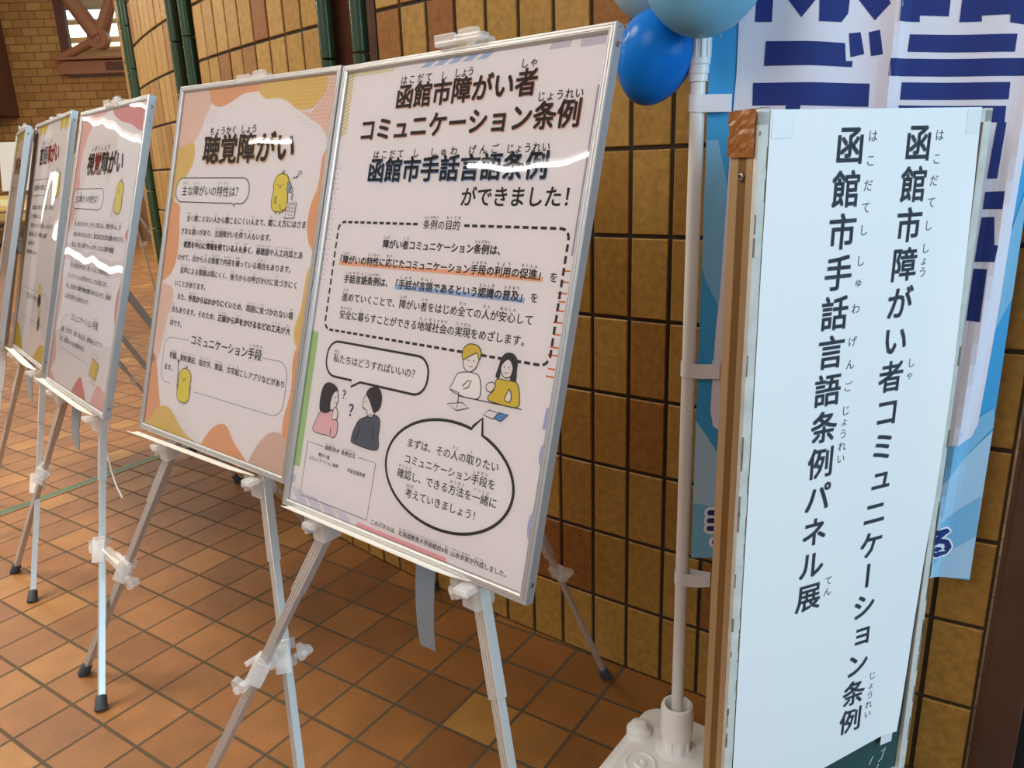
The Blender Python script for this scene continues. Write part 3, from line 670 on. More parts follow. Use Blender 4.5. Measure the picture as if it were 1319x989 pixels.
OR_, MU, PK, BR = (236, 176, 130), (232, 198, 118), (240, 206, 190), (224, 190, 172)
def draw_hearing(s):
    E = 340; T = 470
    pk = [(-E, T), (-183, T), (-178, 429), (-171, 389), (-190, 361), (-203, 329), (-235, 299), (-E, 281)]
    s.poly(pk, PK, 1, 5); s.dots([(-310, 431), (-183, 429), (-180, 392), (-240, 340), (-300, 330)], 11, 8, 1.2, (206, 168, 150), 2)
    s.poly([(-183, T), (33, T), (33, 430), (23, 411), (-37, 407), (-76, 394), (-124, 382), (-163, 390), (-178, 409)], OR_, 2, 5)
    s.poly([(33, T), (270, T), (268, 428), (266, 395), (246, 372), (221, 358), (179, 359), (138, 379), (99, 389), (60, 389), (35, 399), (23, 411), (28, 430)], MU, 3, 5)
    s.dots([(160, 428), (268, 428), (264, 395), (230, 362), (165, 368)], 10, 8, 1.6, (216, 160, 70), 4)
    tr_ = [(270, T), (E, T), (E, 300), (306, 280), (270, 316), (225, 338), (185, 357), (221, 350), (246, 368), (266, 395)]
    s.poly(tr_, PK, 2, 5); s.dots(tr_, 10, 8, 1.6, (214, 150, 130), 3)
    s.dots([(175, 352), (260, 318), (230, 310), (180, 335)], 10, 8, 1.2, (190, 180, 190), 2); s.dots([(-200, 380), (-130, 378), (-150, 345), (-205, 340)], 10, 8, 1.2, (190, 180, 190), 2)
    s.poly([(E, 290), (306, 280), (286, 259), (284, 224), (282, 189), (267, 153), (264, 116), (270, 90), (286, 64), (E, 40)], OR_, 2, 5)
    s.poly([(-E, 290), (-292, 288), (-235, 299), (-218, 276), (-223, 243), (-242, 218), (-268, 188), (-290, 155), (-E, 140)], MU, 2, 5)
    s.poly([(-E, 160), (-290, 152), (-258, 141), (-252, 107), (-243, 64), (-242, 12), (-258, -28), (-300, -54), (-E, -60)], OR_, 2, 5)
    s.poly([(-E, -50), (-300, -56), (-246, -67), (-235, -97), (-251, -143), (-262, -190), (-264, -222), (-280, -255), (-E, -260)], PK, 2, 5)
    for k in range(24): s.stroke([(-300, -62 - k * 6), (-250 + 8 * math.sin(k * .4), -62 - k * 6)], .8, (226, 186, 168), 3)
    s.poly([(-E, -240), (-289, -246), (-268, -284), (-248, -336), (-232, -370), (-223, -400), (-260, -E - 130), (-E, -E - 130)], OR_, 2, 5)
    s.poly([(-E, -470), (-E, -420), (-281, -415), (-255, -384), (-215, -365), (-180, -370), (-131, -401), (-86, -419), (-40, -432), (-30, -470)], MU, 3, 5)
    s.dots([(-200, -375), (-120, -355), (-60, -405), (-20, -425), (-200, -425)], 12, 9, 1.3, (176, 150, 120), 4)
    s.poly([(-40, -470), (-29, -427), (7, -382), (44, -362), (71, -365), (106, -395), (163, -429), (180, -470)], OR_, 3, 5)
    s.poly([(150, -470), (166, -428), (193, -381), (226, -349), (256, -339), (283, -345), (E, -385), (E, -470)], BR, 4, 5)
    s.poly([(E, 50), (308, 35), (287, 15), (283, -22), (281, -67), (269, -106), (273, -136), (292, -152), (E, -160)], MU, 2, 5)
    s.dots([(285, -30), (305, -30), (305, -150), (275, -130)], 9, 8, 1.4, (206, 150, 70), 3)
    s.poly([(E, -140), (292, -148), (282, -156), (278, -186), (285, -243), (273, -304), (276, -343), (299, -377), (E, -420)], OR_, 3, 5)
    s.dots([(284, -160), (304, -160), (304, -260), (284, -250)], 9, 8, 1.4, (206, 130, 90), 4)
    s.text('聴覚障がい', -181 + 2.5, 280 - 3, 0, (246, 206, 150), 5, .03, u1=189 + 2.5, sy=72); s.text('聴覚障がい', -181, 280, 0, (70, 40, 18), 6, .026, u1=189, sy=72)
    for s_, u0, u1 in (('ちょうかく', -162, -44), ('しょう', -30, 36)):
        for i, c in enumerate(s_): s.char(c, u0 + (u1 - u0) / len(s_) * (i + .5), 324, 21, (70, 40, 18), 6, .01)
    bubble(s, -284, 36, 151, 211, 29, 2.4, [(-26, 151), (-14, 144), (-18, 151)], 4)
    s.text('[主|おも]な[障|しょう]がいの[特性|とくせい]は？', -256, 179, 26.4, BK, 6, .009, ruby=.28, rdy=.74)
    n_, b_ = .007, .02
    def ln(parts, u, v, size):
        for t, b in parts: u = s.text(t, u, v, size, BK if b < .01 else (52, 22, 16), 6, b, ruby=.30, rdy=.74)
    ln([('　[全|まった]く[聞|き]こえない[人|ひと]から[聞|き]こえにくい[人|ひと]まで、[聞|き]こえ[方|かた]にはさま', n_)], -234, 111, 17.1)
    ln([('ざまな[違|ちが]いがあり、[言語障|げんごしょう]がいを[伴|ともな]う[人|ひと]もいます。', n_)], -237, 78, 17)
    ln([('　[視覚|しかく]を[中心|ちゅうしん]に[情報|じょうほう]を[得|え]ている[人|ひと]も[多|おお]く', b_), ('、[補聴器|ほちょうき]や[人工内耳|じんこうないじ]とあ', n_)], -234, 46, 17.2)
    ln([('わせて、[目|め]から[入|はい]る[情報|じょうほう]で[内容|ないよう]を[補|おぎな]っている[場合|ばあい]もあります。', n_)], -236, 13, 17)
    ln([('　[音声|おんせい]による[情報|じょうほう]は[得|え]にくく、[後|うし]ろからの[呼|よ]びかけに[気|き]づきにく', n_)], -235, -19, 17.1)
    ln([('いことがあります。', n_)], -236, -53, 17)
    ln([('　また、', n_), ('[外見|がいけん]からはわかりにくい', b_), ('ため、[周囲|しゅうい]に[気|き]づかれない[場|ば]', n_)], -234, -85, 17.6)
    ln([('[合|あい]もあります。そのため、', n_), ('[正面|しょうめん]から[声|こえ]をかけるなどの[工夫|くふう]', b_), ('が[大|たい]', n_)], -236, -119, 17.6)
    ln([('[切|せつ]です。', n_)], -236, -153, 17)
    s.text('コミュニケーション[手段|しゅだん]', -130, -184, 27, BK, 6, .009, ruby=.3)
    s.stroke([(-137, -188), (-219, -190)] + ell(-219, -220, 30, 30, 8, 0, 90, 180) + ell(-219, -275, 30, 30, 8, 0, 180, 270) + [(-196, -305)], 1.1, (120, 110, 110), 5)
    s.stroke([(170, -188), (228, -187)] + ell(230, -222, 36, 36, 8, 0, 90, 0) + ell(230, -271, 36, 36, 8, 0, 0, -90) + [(-86, -308)], 1.1, (120, 110, 110), 5)
    ln([('[手話|しゅわ]', b_), ('、[要約筆記|ようやくひっき]、[指文字|ゆびもじ]、[筆談|ひつだん]、[文字起|もじお]こしアプリなどがあり', n_)], -219, -234, 17.2)
    ln([('ます。', n_)], -237, -266, 17)
    draw_chick(s, 156, 178, 84, 6, 'radio'); draw_chick(s, -133, -300, 84, 6, 'pointer')

def body_text(s, rows, u, v, pitch, size, lay=5):
    for i, parts in enumerate(rows):
        x = u
        for t, b in parts: x = s.text(t, x, v - pitch * i, size, BK if b < .01 else (52, 22, 16), lay, b, ruby=.3, rdy=.74)
def draw_sight(s):
    RD, RL = (226, 150, 146), (240, 196, 190); E = 340
    s.poly([(-40, 470), (-5, 431), (19, 410), (88, 387), (180, 372), (270, 349), (300, 360), (E, 470)], RD, 1, 5)
    s.poly([(-E, 470), (-E, 60), (-262, 90), (-240, 190), (-262, 280), (-200, 380), (-60, 420), (-30, 470)], RL, 1, 5)
    s.poly([(E, 120), (301, 97), (262, 65), (300, 28), (290, -40), (260, -120), (285, -190), (E, -210)], RD, 1, 5)
    s.poly([(-E, -60), (-300, -80), (-268, -160), (-285, -260), (-250, -360), (-E, -380)], RL, 1, 5)
    s.poly([(-60, -480), (-38, -433), (27, -372), (71, -385), (130, -442), (150, -480)], RD, 2, 5)
    s.poly([(130, -480), (151, -440), (174, -400), (207, -366), (260, -372), (E, -400), (E, -480)], RL, 3, 5)
    s.poly([(-E, -480), (-E, -380), (-280, -400), (-200, -440), (-180, -480)], RL, 2, 5)
    s.text('視', -186, 270, 70, (60, 38, 30), 5, .03, sy=72); s.text('覚', -116, 270, 70, (170, 40, 40), 5, .03, sy=72); s.text('障がい', -46, 270, 70, (60, 38, 30), 5, .03, sy=72)
    for i, c in enumerate('しかくしょう'): s.char(c, -150 + i * 32, 318, 20, BK, 5, .01)
    bubble(s, -285, 24, 131, 194, 30, 2.4, [(-40, 131), (-28, 124), (-30, 131)], 3)
    s.text('[主|おも]な[障|しょう]がいの[特性|とくせい]は？', -268, 162, 25.5, BK, 5, .009, ruby=.28, rdy=.74)
    n_, b_ = .007, .02
    body_text(s, [[('[全|まった]く[見|み]えない[人|ひと]から、かすんで[見|み]える[人|ひと]、[視野|しや]が[狭|せま]い[人|ひと]、[色|いろ]', n_)], [('の[違|ちが]いがわからない[人|ひと]など、', n_), ('[見|み]え[方|かた]はさまざまな[違|ちが]い', b_), ('があります。', n_)],
        [('[例|たと]えば、[慣|な]れた[場所|ばしょ]でも[一人|ひとり]で[歩|ある]くときには', n_), ('[音声|おんせい]や[触覚|しょっかく]', b_)], [('が[頼|たよ]りです。', n_)], [('　[周|まわ]りの[状況|じょうきょう]がわからず、[困|こま]っていることがあります。', n_)],
        [('[コミュニケーション|]は[声|こえ]をかけることから[始|はじ]まります。'.replace('[コミュニケーション|]', 'コミュニケーション'), n_)], [('[特|とく]に、[指示語|しじご]では', n_), ('[場所|ばしょ]や[物|もの]の[位置|いち]', b_), ('が[伝|つた]わらないので、[具体的|ぐたいてき]', n_)], [('に[言葉|ことば]で[説明|せつめい]する[必要|ひつよう]があります。', n_)]], -240, 84, 33, 17)
    s.text('コミュニケーション[手段|しゅだん]', -142, -205, 25.5, BK, 5, .009, ruby=.3)
    s.stroke([(-150, -207), (-205, -207), (-236, -235), (-238, -285), (-215, -312), (100, -322)], 1.1, (120, 110, 110), 4)
    body_text(s, [[('[点字|てんじ]', b_), ('、[拡大|かくだい][文字|もじ]、[音訳|おんやく]、[触|さわ]る[文字|もじ]、[音声|おんせい][読|よ]み[上|あ]げソフト', n_)], [('など、[音声|おんせい]コードなどがあります。', n_)]], -228, -252, 33, 17.5)
    draw_chick(s, 165, 168, 92, 6, 'cane')
    s.poly([(118, -345), (132, -296), (196, -310), (182, -356)], (236, 206, 120), 5); s.stroke([(118, -345), (132, -296), (196, -310), (182, -356)], 1.6, BK, 6, True); s.stroke([(124, -280), (107, -343), (171, -372), (189, -292)], 1.1, (120, 110, 110), 6, True)
def draw_speech(s):
    YL, YP = (228, 200, 84), (242, 226, 150); E = 340
    for k in range(5): s.poly(ell(-250 + 34 * k, 424, 20, 26 + 8 * (k % 2), 20), YL if k % 2 else YP, 1)
    for k in range(5): s.poly(ell(150 + 34 * k, 424, 20, 40 - 8 * (k % 2), 20), YL if k % 2 == 0 else YP, 1)
    s.poly([(E, 130), (300, 100), (268, 20), (280, -60), (262, -150), (300, -210), (E, -220)], YL, 1, 5)
    s.poly([(-E, 60), (-300, 40), (-270, -20), (-286, -120), (-262, -220), (-300, -300), (-E, -320)], YP, 1, 5)
    s.poly([(-E, -480), (-E, -350), (-250, -340), (-170, -380), (-90, -440), (-60, -480)], YL, 2, 5); s.poly([(60, -480), (110, -420), (190, -370), (260, -365), (E, -400), (E, -480)], YL, 2, 5)
    s.text('言語', -190, 312, 70, (60, 38, 30), 5, .03, sy=72); s.text('障がい', -50, 312, 70, (180, 60, 60), 5, .03, sy=72)  # red of the last characters is a reflection's tint put into the ink
    for i, c in enumerate('げんごしょう'): s.char(c, -150 + i * 32, 360, 20, BK, 5, .01)
    bubble(s, -262, 30, 163, 222, 20, 2.4, [(-30, 163), (-18, 156), (-20, 163)], 3)
    s.text('[主|おも]な[障|しょう]がいの[特性|とくせい]は？', -244, 192, 25, BK, 5, .009, ruby=.28, rdy=.74)
    n_, b_ = .007, .02
    body_text(s, [[('　[言葉|ことば]を[聞|き]いて[理解|りかい]することや、[話|はな]すことに[困難|こんなん]が', n_)], [('あり、[意思|いし]を[伝|つた]えにくい。', n_)], [('　[発音|はつおん]がはっきりしない、[声|こえ]が[出|で]にくい[人|ひと]もいます。', n_)], [('[失語症|しつごしょう]の[人|ひと]は、[読|よ]むことや', n_), ('[書|か]くことも[苦手|にがて]', b_)], [('な[場合|ばあい]があります。', n_)], [('[見|み]た[目|め]では', b_), ('わかりません。', n_)]], -240, 118, 34, 18)
    draw_chick(s, 196, 196, 84, 6, 'pointer')
    for k in range(4): s.poly(ell(90 + 14 * k, -180 - 40 * k, 30 - 4 * k, 26, 20), (90, 78, 60) if k % 2 else YP, 4 + k)
    s.stroke(rrect(-232, 236, -300, -190, 30), 1.1, (120, 110, 110), 3, True)
    s.text('コミュニケーション[手段|しゅだん]', -150, -215, 25, BK, 5, .009)
def draw_plain(s):
    E = 340
    s.poly([(-E, 470), (E, 470), (E, 330), (200, 360), (60, 400), (-100, 380), (-240, 340), (-E, 300)], (226, 214, 120), 1, 5)
    s.poly([(-E, -470), (E, -470), (E, -340), (180, -370), (40, -400), (-120, -380), (-240, -350), (-E, -320)], (200, 216, 140), 1, 5)
    s.text('肢体不自由', -190, 290, 74, (60, 38, 30), 5, .03)
    bubble(s, -262, 30, 163, 222, 20, 2.4, [(-30, 163), (-18, 156), (-20, 163)], 3); s.text('主な障がいの特性は？', -244, 192, 25, BK, 5, .009)

POSE = [((-0.147, 1.3247, 1.1295), -39.74, 16.97, .09), ((-0.6501, 1.7971, 1.1424), -38.5, 16.25, -.81), ((-1.235, 2.3055, 1.1392), -47.31, 16.91, .38), ((-1.7177, 2.8618, 1.1441), -50.03, 15.9, 1.2)]
POSE.append(((-2.108, 3.299, 1.135), -55.5, 16.5, 0))
LBL = ['large framed white poster with dashed box and oval speech bubble, on the front easel', 'framed poster with orange and mustard wavy border and yellow chick, left of the ordinance poster',
       'pink bordered framed poster with glare, third from the front in the easel row', 'yellow decorated glossy framed poster just behind the pink bordered one', 'framed poster seen edge on at the far left end of the easel row']
DRAW = [draw_ordinance, draw_hearing, draw_sight, draw_speech, draw_plain]
PANELS = [poster_panel(*POSE[i], DRAW[i], LBL[i]) for i in range(5)]
# wire ring on the corner of the front frame
rg = MB(); rg.tube([(.314 + .006 + .010 * math.cos(t * PI / 8), .004, .425 + .013 * math.sin(t * PI / 8)) for t in range(17)], .0007, 6); rg.build('wire_ring', M_screw, PANELS[0], True)
rg = MB(); rg.tube([(.314 + .004 + .012 * math.cos(t * PI / 8), .004, .37 + .012 * math.sin(t * PI / 8)) for t in range(13)], .0007, 6); rg.build('wire_ring', M_screw, PANELS[2], True)

# ------------------------------------------------------------------ easels
def leg_mesh(p0, p1, w_, d_, out):
    """grooved extruded leg between two points; out = direction of its grooved face"""
    p0 = Vector(p0); p1 = Vector(p1); z = (p1 - p0).normalized(); y = Vector(out); y = (y - z * y.dot(z)).normalized(); x = y.cross(z)
    f = MB(); h, k = w_ / 2, d_ / 2; g = w_ / 12; dp = .0016
    prof = [(-h, -k), (h, -k), (h, k - .001), (h - .001, k), (5 * g / 1, k)]
    prof += [(4.2 * g, k), (4.0 * g, k - dp), (2.6 * g, k - dp), (2.4 * g, k), (.8 * g, k), (.6 * g, k - dp), (-.6 * g, k - dp), (-.8 * g, k), (-2.4 * g, k), (-2.6 * g, k - dp), (-4.0 * g, k - dp), (-4.2 * g, k), (-h + .001, k), (-h, k - .001)]
    f.extrude(prof, p0, p1, x, y); return f
def strap_mesh(x0, y0, ze):
    f = MB(); vs = []
    for k in range(11):
        z = .86 + (ze - .86) * k / 10; q = Vector((x0 + .010 * math.sin(k * .5) + .02 * max(0, k - 6) / 4, max(y0 + .012 * math.sin(k * .45), (z - CZ) * math.tan(TLT) + .042), z)); tw = .5 * math.sin(k * .3)
        dx = Vector((.020 * math.cos(tw), .020 * math.sin(tw), 0)); vs += [q - dx, q + dx]
    fr = [(2 * i, 2 * i + 1, 2 * i + 3, 2 * i + 2) for i in range(10)]
    f.add(vs, fr); f.add([(a[0], a[1] + .0012, a[2]) for a in vs], [q[::-1] for q in fr]); return f.mesh('strap', M_strap, True)
CZ, TLT = 1.135, R(16.9)
def epl(u, v, back): # easel-local point in the tilted plane of the panel
    return Vector((u, v * math.sin(TLT) + back * math.cos(TLT), CZ + v * math.cos(TLT) - back * math.sin(TLT)))
BK_ = .028
def leg_u(v, s_): return s_ * (.20 + (-.469 - v) * .442)
def rosette(f, c, axis, r=.022, th=.013):
    q = Vector(axis).to_track_quat('Z', 'Y').to_matrix().to_4x4(); M = Matrix.Translation(c) @ q
    pts = []
    for i in range(30):
        a = 2 * PI * i / 30; rr = r * (.82 + .20 * math.cos(3 * a)); pts.append((rr * math.cos(a), rr * math.sin(a)))
    f.prism(pts, -th / 2, th / 2, lambda a, b, h: M @ Vector((a, b, h)))
    f.lathe([(r * .3, th / 2), (r * .36, th * .9), (r * .2, th)], M, 12)
def easel(c, yaw, label, ledge=(-.30, .20), strap=(-.105, -.115, .53)):
    key = 'easel%.3f%.3f' % ledge
    t = empty('easel', (c[0], c[1], 0), R(yaw)); tag(t, label, 'easel', 'folding aluminium easels')
    if 'leg' not in CACHE:
        out = Vector((0, -math.cos(TLT), -math.sin(TLT) * 0))
        for nm, s_ in (('legL', -1), ('legR', 1)):
            vT, vF = -.03, -(CZ - .012) / math.cos(TLT) - .0
            vm = -.62
            p0 = epl(leg_u(vT, s_), vT, BK_); pm = epl(leg_u(vm, s_), vm, BK_); p1 = epl(leg_u(vF, s_), vF, BK_)
            f = leg_mesh(p0, pm, .024, .02, out); g = leg_mesh(pm, p1, .019, .016, out); f.add(g.v, g.f); CACHE[nm] = f.mesh('leg', M_leg)
            d = (p1 - pm).normalized(); f = MB(); f.tube([p1 - d * .035, p1 - d * .03, p1 + d * .004, Vector((p1.x + d.x * .008, p1.y + d.y * .008, .001))], [.011, .014, .0165, .018], 14); CACHE[nm + 'f'] = f.mesh('rubber_foot', M_foot, True)
        p0 = Vector((0, .055, CZ - .09)); p1 = Vector((0, .585, .012)); d = (p1 - p0).normalized(); pm = p0 + (p1 - p0) * .55
        f = MB(); f.bar(p0, pm, .020, .018, (1, 0, 0), None, .002); f.bar(pm, p1, .013, .013, (1, 0, 0), None, .003); CACHE['rear'] = f.mesh('leg', M_leg)
        f = MB(); f.tube([p1 - d * .03, p1 - d * .025, p1, Vector((0, .592, .001))], [.010, .013, .015, .016], 14); CACHE['rearf'] = f.mesh('rubber_foot', M_foot, True)
        f = MB(); cc = p0 + (p1 - p0) * .60; f.bar(cc - d * .02, cc + d * .02, .026, .03, (1, 0, 0), None, .006); rosette(f, cc + Vector((.024, 0, .004)), (1, -.4, .2), .02); CACHE['lock'] = f.mesh('leg_lock', M_clear)
        f = MB(); f.bar(epl(0, -.06, BK_), epl(0, .455, BK_), .02, .018, (0, 1, 0), None, .002); f.box(epl(0, -.04, BK_ + .012), (.09, .03, .06), None, None, .006); CACHE['mast'] = f.mesh('mast', M_leg)
        f = MB(); f.box(epl(.0, .446, .004), (.11, .042, .012), None, None, .005); f.box(epl(.012, .455, .006), (.062, .03, .012), None, None, .006); f.box(epl(-.03, .446, -.014), (.05, .006, .02), None, None, .002); f.lathe([(.006, -.02), (.007, 0), (.006, .02)], Matrix.Translation(epl(.01, .462, .0)) @ Matrix.Rotation(PI / 2, 4, 'Y'), 12); CACHE['top'] = f.mesh('top_clip', M_clear)
        for nm, s_ in (('pegL', -1), ('pegR', 1)):
            v = -.468; u = leg_u(v, s_); f = MB(); f.box(epl(u, v, .022), (.036, .044, .042), None, None, .004); f.box(epl(u, v + .012, -.012), (.03, .03, .012), None, None, .003)
            rosette(f, epl(u - .030, v, .004), (-.5, -1, .1), .0225, .015); CACHE[nm] = f.mesh('support_peg', M_clear)
        CACHE['leg'] = 1
    if key not in CACHE:
        f = MB(); u0, u1 = ledge; n = 14; A = []; B_ = []
        prof = [(.002, -.4425), (-.010, -.4440), (-.020, -.4432), (-.026, -.441)]
        vs = []
        for j in range(2):
            for i in range(n + 1):
                u = u0 + (u1 - u0) * i / n; e = (1 - max(0, (i / n - .86) / .14) ** 2 * .8)
                for b, v in prof: vs.append(epl(u, v - .0018 * j, b * (e if b < 0 else 1)))
        m_ = len(prof); q = (n + 1) * m_; fs = []
        for j in range(2): fs += [(j * q + i * m_ + k, j * q + i * m_ + k + 1, j * q + (i + 1) * m_ + k + 1, j * q + (i + 1) * m_ + k) for i in range(n) for k in range(m_ - 1)]
        fs += [(i * m_ + m_ - 1, (i + 1) * m_ + m_ - 1, q + (i + 1) * m_ + m_ - 1, q + i * m_ + m_ - 1) for i in range(n)]
        fs += [(i * m_, (i + 1) * m_, q + (i + 1) * m_, q + i * m_) for i in range(n)]
        fs += [(k, k + 1, q + k + 1, q + k) for k in range(m_ - 1)] + [(n * m_ + k, n * m_ + k + 1, q + n * m_ + k + 1, q + n * m_ + k) for k in range(m_ - 1)]
        f.add(vs, fs); CACHE[key] = f.mesh('ledge', M_ledge, True)
    for nm in ('legL', 'legR', 'rear'):
        l = link('leg', CACHE[nm], t); link('rubber_foot', CACHE[nm + 'f'], l)
        if nm == 'rear': link('leg_lock', CACHE['lock'], l)['label'] = 'clear plastic locking knob'
    link('mast', CACHE['mast'], t); link('top_clip', CACHE['top'], t); link('support_peg', CACHE['pegL'], t); link('support_peg', CACHE['pegR'], t)
    link('ledge', CACHE[key], t)['label'] = 'white lip under the poster'
    link('strap', strap_mesh(*strap), t)['label'] = 'hanging grey fabric strap'
    return t
EL = ['silver folding easel under the large ordinance poster', 'silver folding easel under the orange and mustard bordered poster', 'silver folding easel under the pink bordered poster', 'silver folding easel under the yellow decorated poster', 'silver folding easel under the edge on poster at far left']
LG = [(-.288, .203), (-.333, .194), (-.375, .223), (-.36, .21), (-.3, .2)]
ST = [(-.05, -.005, .42), (.05, -.02, .66), (-.10, -.115, .53), (-.10, -.115, .53), (-.10, -.115, .6)]
EASELS = [easel(POSE[i][0], POSE[i][1], EL[i], LG[i], ST[i]) for i in range(5)]
cd = MB(); p = epl(leg_u(-.47, 1) - .02, -.47, .03); cd.tube([p, p + Vector((-.006, 0, -.04)), p + Vector((.0, 0, -.10)), p + Vector((.012, .0, -.15)), p + Vector((.035, .0, -.19)), p + Vector((.075, .0, -.215))], .0025, 8); cd.build('cord', M_white, EASELS[2], True)['label'] = 'thin white cord trailing to the floor'

# clear clamps that join the crossing legs of neighbouring easels
def ewp(i, u, v, back):
    c, yaw = POSE[i][0], R(POSE[i][1]); q = epl(u, v, back); return Vector((c[0] + q.x * math.cos(yaw) - q.y * math.sin(yaw), c[1] + q.x * math.sin(yaw) + q.y * math.cos(yaw), q.z))
def leg_clamp(i, vi, j, vj, label):
    a = ewp(i, leg_u(vi, -1), vi, BK_); b = ewp(j, leg_u(vj, 1), vj, BK_)
    da = (ewp(i, leg_u(vi - .1, -1), vi - .1, BK_) - a).normalized(); db = (ewp(j, leg_u(vj - .1, 1), vj - .1, BK_) - b).normalized()
    o = (a + b) / 2; t = empty('leg_clamp', o); tag(t, label, 'clamp', 'clear plastic leg clamps'); a, b = a - o, b - o; ax = (b - a).normalized()
    side = ax.cross(Vector((0, 0, 1))).normalized(); fr = -Vector((cw_.x, cw_.y, 0)).normalized()
    for nm, p, d, sg in (('bracket', a, da, -1), ('bracket', b, db, 1)):
        f = MB()
        for k in (-1, 1): f.bar(p + d * (.018 * k) - d * .012, p + d * (.018 * k) + d * .012, .038, .036, fr, None, .004)
        f.bar(p - d * .03 + fr * .021, p + d * .03 + fr * .021, .034, .004, fr, None, .001); f.build(nm, M_clear, t)
        f = MB(); c = p + ax * (.040 * sg) + d * .018; rosette(f, c, fr + ax * sg * .5, .02, .014); f.tube([p + ax * (.018 * sg) + d * .018, c], .006, 10); f.build('knob', M_clear, t)
    f = MB(); f.bar(a + ax * .014, b - ax * .014, .026, .026, (0, 0, 1), None, .005); f.tube([a + ax * .0 + Vector((0, 0, .03)) - ax * .03, a + ax * .03 + Vector((0, 0, .03))], .006, 10); f.build('connector', M_clear, t)
leg_clamp(0, -.815, 1, -.800, 'clear plastic clamp joining the legs of the two front easels')
leg_clamp(1, -.826, 2, -.790, 'clear plastic clamp joining legs of the orange poster easel and pink poster easel')
leg_clamp(2, -.764, 3, -.810, 'clear plastic clamp joining legs of the pink poster easel and yellow poster easel')

# ------------------------------------------------------------------ nobori banner, pole and water base
PX, PY = .354, 1.470
pole = empty('banner_pole', (PX, PY, 0)); tag(pole, 'white round banner pole standing in the white weighted base', 'pole')
f = MB(); f.tube([(0, 0, .06), (0, 0, 1.50)], .0135, 20); f.build('lower_pole', M_white, pole, True)
f = MB(); f.lathe([(.0135, 1.487), (.017, 1.488), (.017, 1.50), (.0185, 1.501), (.0185, 1.515), (.0205, 1.517), (.021, 1.60), (.016, 1.603), (.011, 1.604)], None, 20)
for k in range(12): f.box((.0208 * math.cos(k * PI / 6), .0208 * math.sin(k * PI / 6), 1.562), (.003, .003, .07), Matrix.Rotation(k * PI / 6, 3, 'Z'), None, .001)
f.build('joint_sleeve', M_white, pole, True)
f = MB(); f.tube([(0, 0, 1.60), (0, 0, 2.36)], .011, 16); f.tube([(0, 0, 2.35), (.29, -.07, 2.36), (.58, -.14, 2.34)], .006, 10); f.build('upper_pole', M_white, pole, True)

base = empty('water_weight', (.325, 1.64, 0), math.atan2(-.6, .8)); tag(base, 'white plastic water filled banner base on the tiled floor', 'banner base')
M_base = noisy(mat('base_white', (246, 245, 242), .4), 12, .94, 1.03)
f = MB(); outl = lambda i_: rrect(0 + i_, .25 - i_, -.37 + i_, 0 - i_, .05 - i_ * .6, 8)
rings = [(.0, .002), (-.0, .018), (.003, .026), (.009, .030)]
pts = [[(a, b, z) for a, b in outl(i_)] for i_, z in rings]; n = len(pts[0]); vs = [p for r_ in pts for p in r_]
fs = [(k * n + i, k * n + (i + 1) % n, (k + 1) * n + (i + 1) % n, (k + 1) * n + i) for k in range(len(rings) - 1) for i in range(n)] + [tuple(range(n))[::-1], tuple(range((len(rings) - 1) * n, len(rings) * n))]
f.add(vs, fs)
bx = Matrix.Rotation(-math.atan2(-.6, .8), 3, 'Z') @ Vector((PX - .325, PY - 1.64, 0))
f.add(*(lambda p_: ([(a, b, .0298) for a, b in p_] + [(a * .98 + .0025, b * .98 - .0035, .035) for a, b in p_], [(i, (i + 1) % len(p_), len(p_) + (i + 1) % len(p_), len(p_) + i) for i in range(len(p_))] + [tuple(range(len(p_), 2 * len(p_)))]))(rrect(.028, .222, -.345, -.075, .04, 6)))
f.build('tank', M_base, base, True)
T4 = Matrix.Translation((bx.x, bx.y, 0))
f = MB(); f.lathe([(.047, .029), (.047, .036), (.041, .039), (.029, .039), (.0275, .078)], T4, 32)
for k in range(8):
    a_ = k * PI / 4; f.box((bx.x + .0295 * math.cos(a_), bx.y + .0285 * math.sin(a_), .056), (.006, .009, .036), Matrix.Rotation(a_, 3, 'Z'), None, .002)
f.build('neck', M_base, base, True)
f = MB(); f.lathe([(.029, .074), (.0355, .075), (.037, .082), (.0375, .145), (.0345, .156), (.029, .158), (.0265, .154), (.0255, .12), (.016, .118)], T4, 32); f.build('collar', M_base, base, True)
plg = Matrix.Rotation(-math.atan2(-.6, .8), 3, 'Z') @ Vector((.277 - .325, 1.527 - 1.64, 0))
f = MB(); Tp = Matrix.Translation((plg.x, plg.y, 0)); f.lathe([(.030, .029), (.029, .046), (.022, .050), (.020, .052), (.019, .060), (.016, .062), (.002, .062)], Tp, 28); f.box((plg.x, plg.y, .0635), (.030, .005, .004), Matrix.Rotation(.7, 3, 'Z'), None, .001); f.build('filler_cap', M_base, base, True)
em = Matrix.Rotation(-math.atan2(-.6, .8), 3, 'Z') @ Vector((.263 - .325, 1.425 - 1.64, 0))
f = MB(); Te = Matrix.Translation((em.x, em.y, 0)); f.lathe([(.036, .033), (.036, .038), (.032, .039), (.030, .036), (.014, .036), (.013, .041), (.006, .041), (.005, .037), (.001, .037)], Te, 28); f.build('embossed_ring', M_base, base, True)

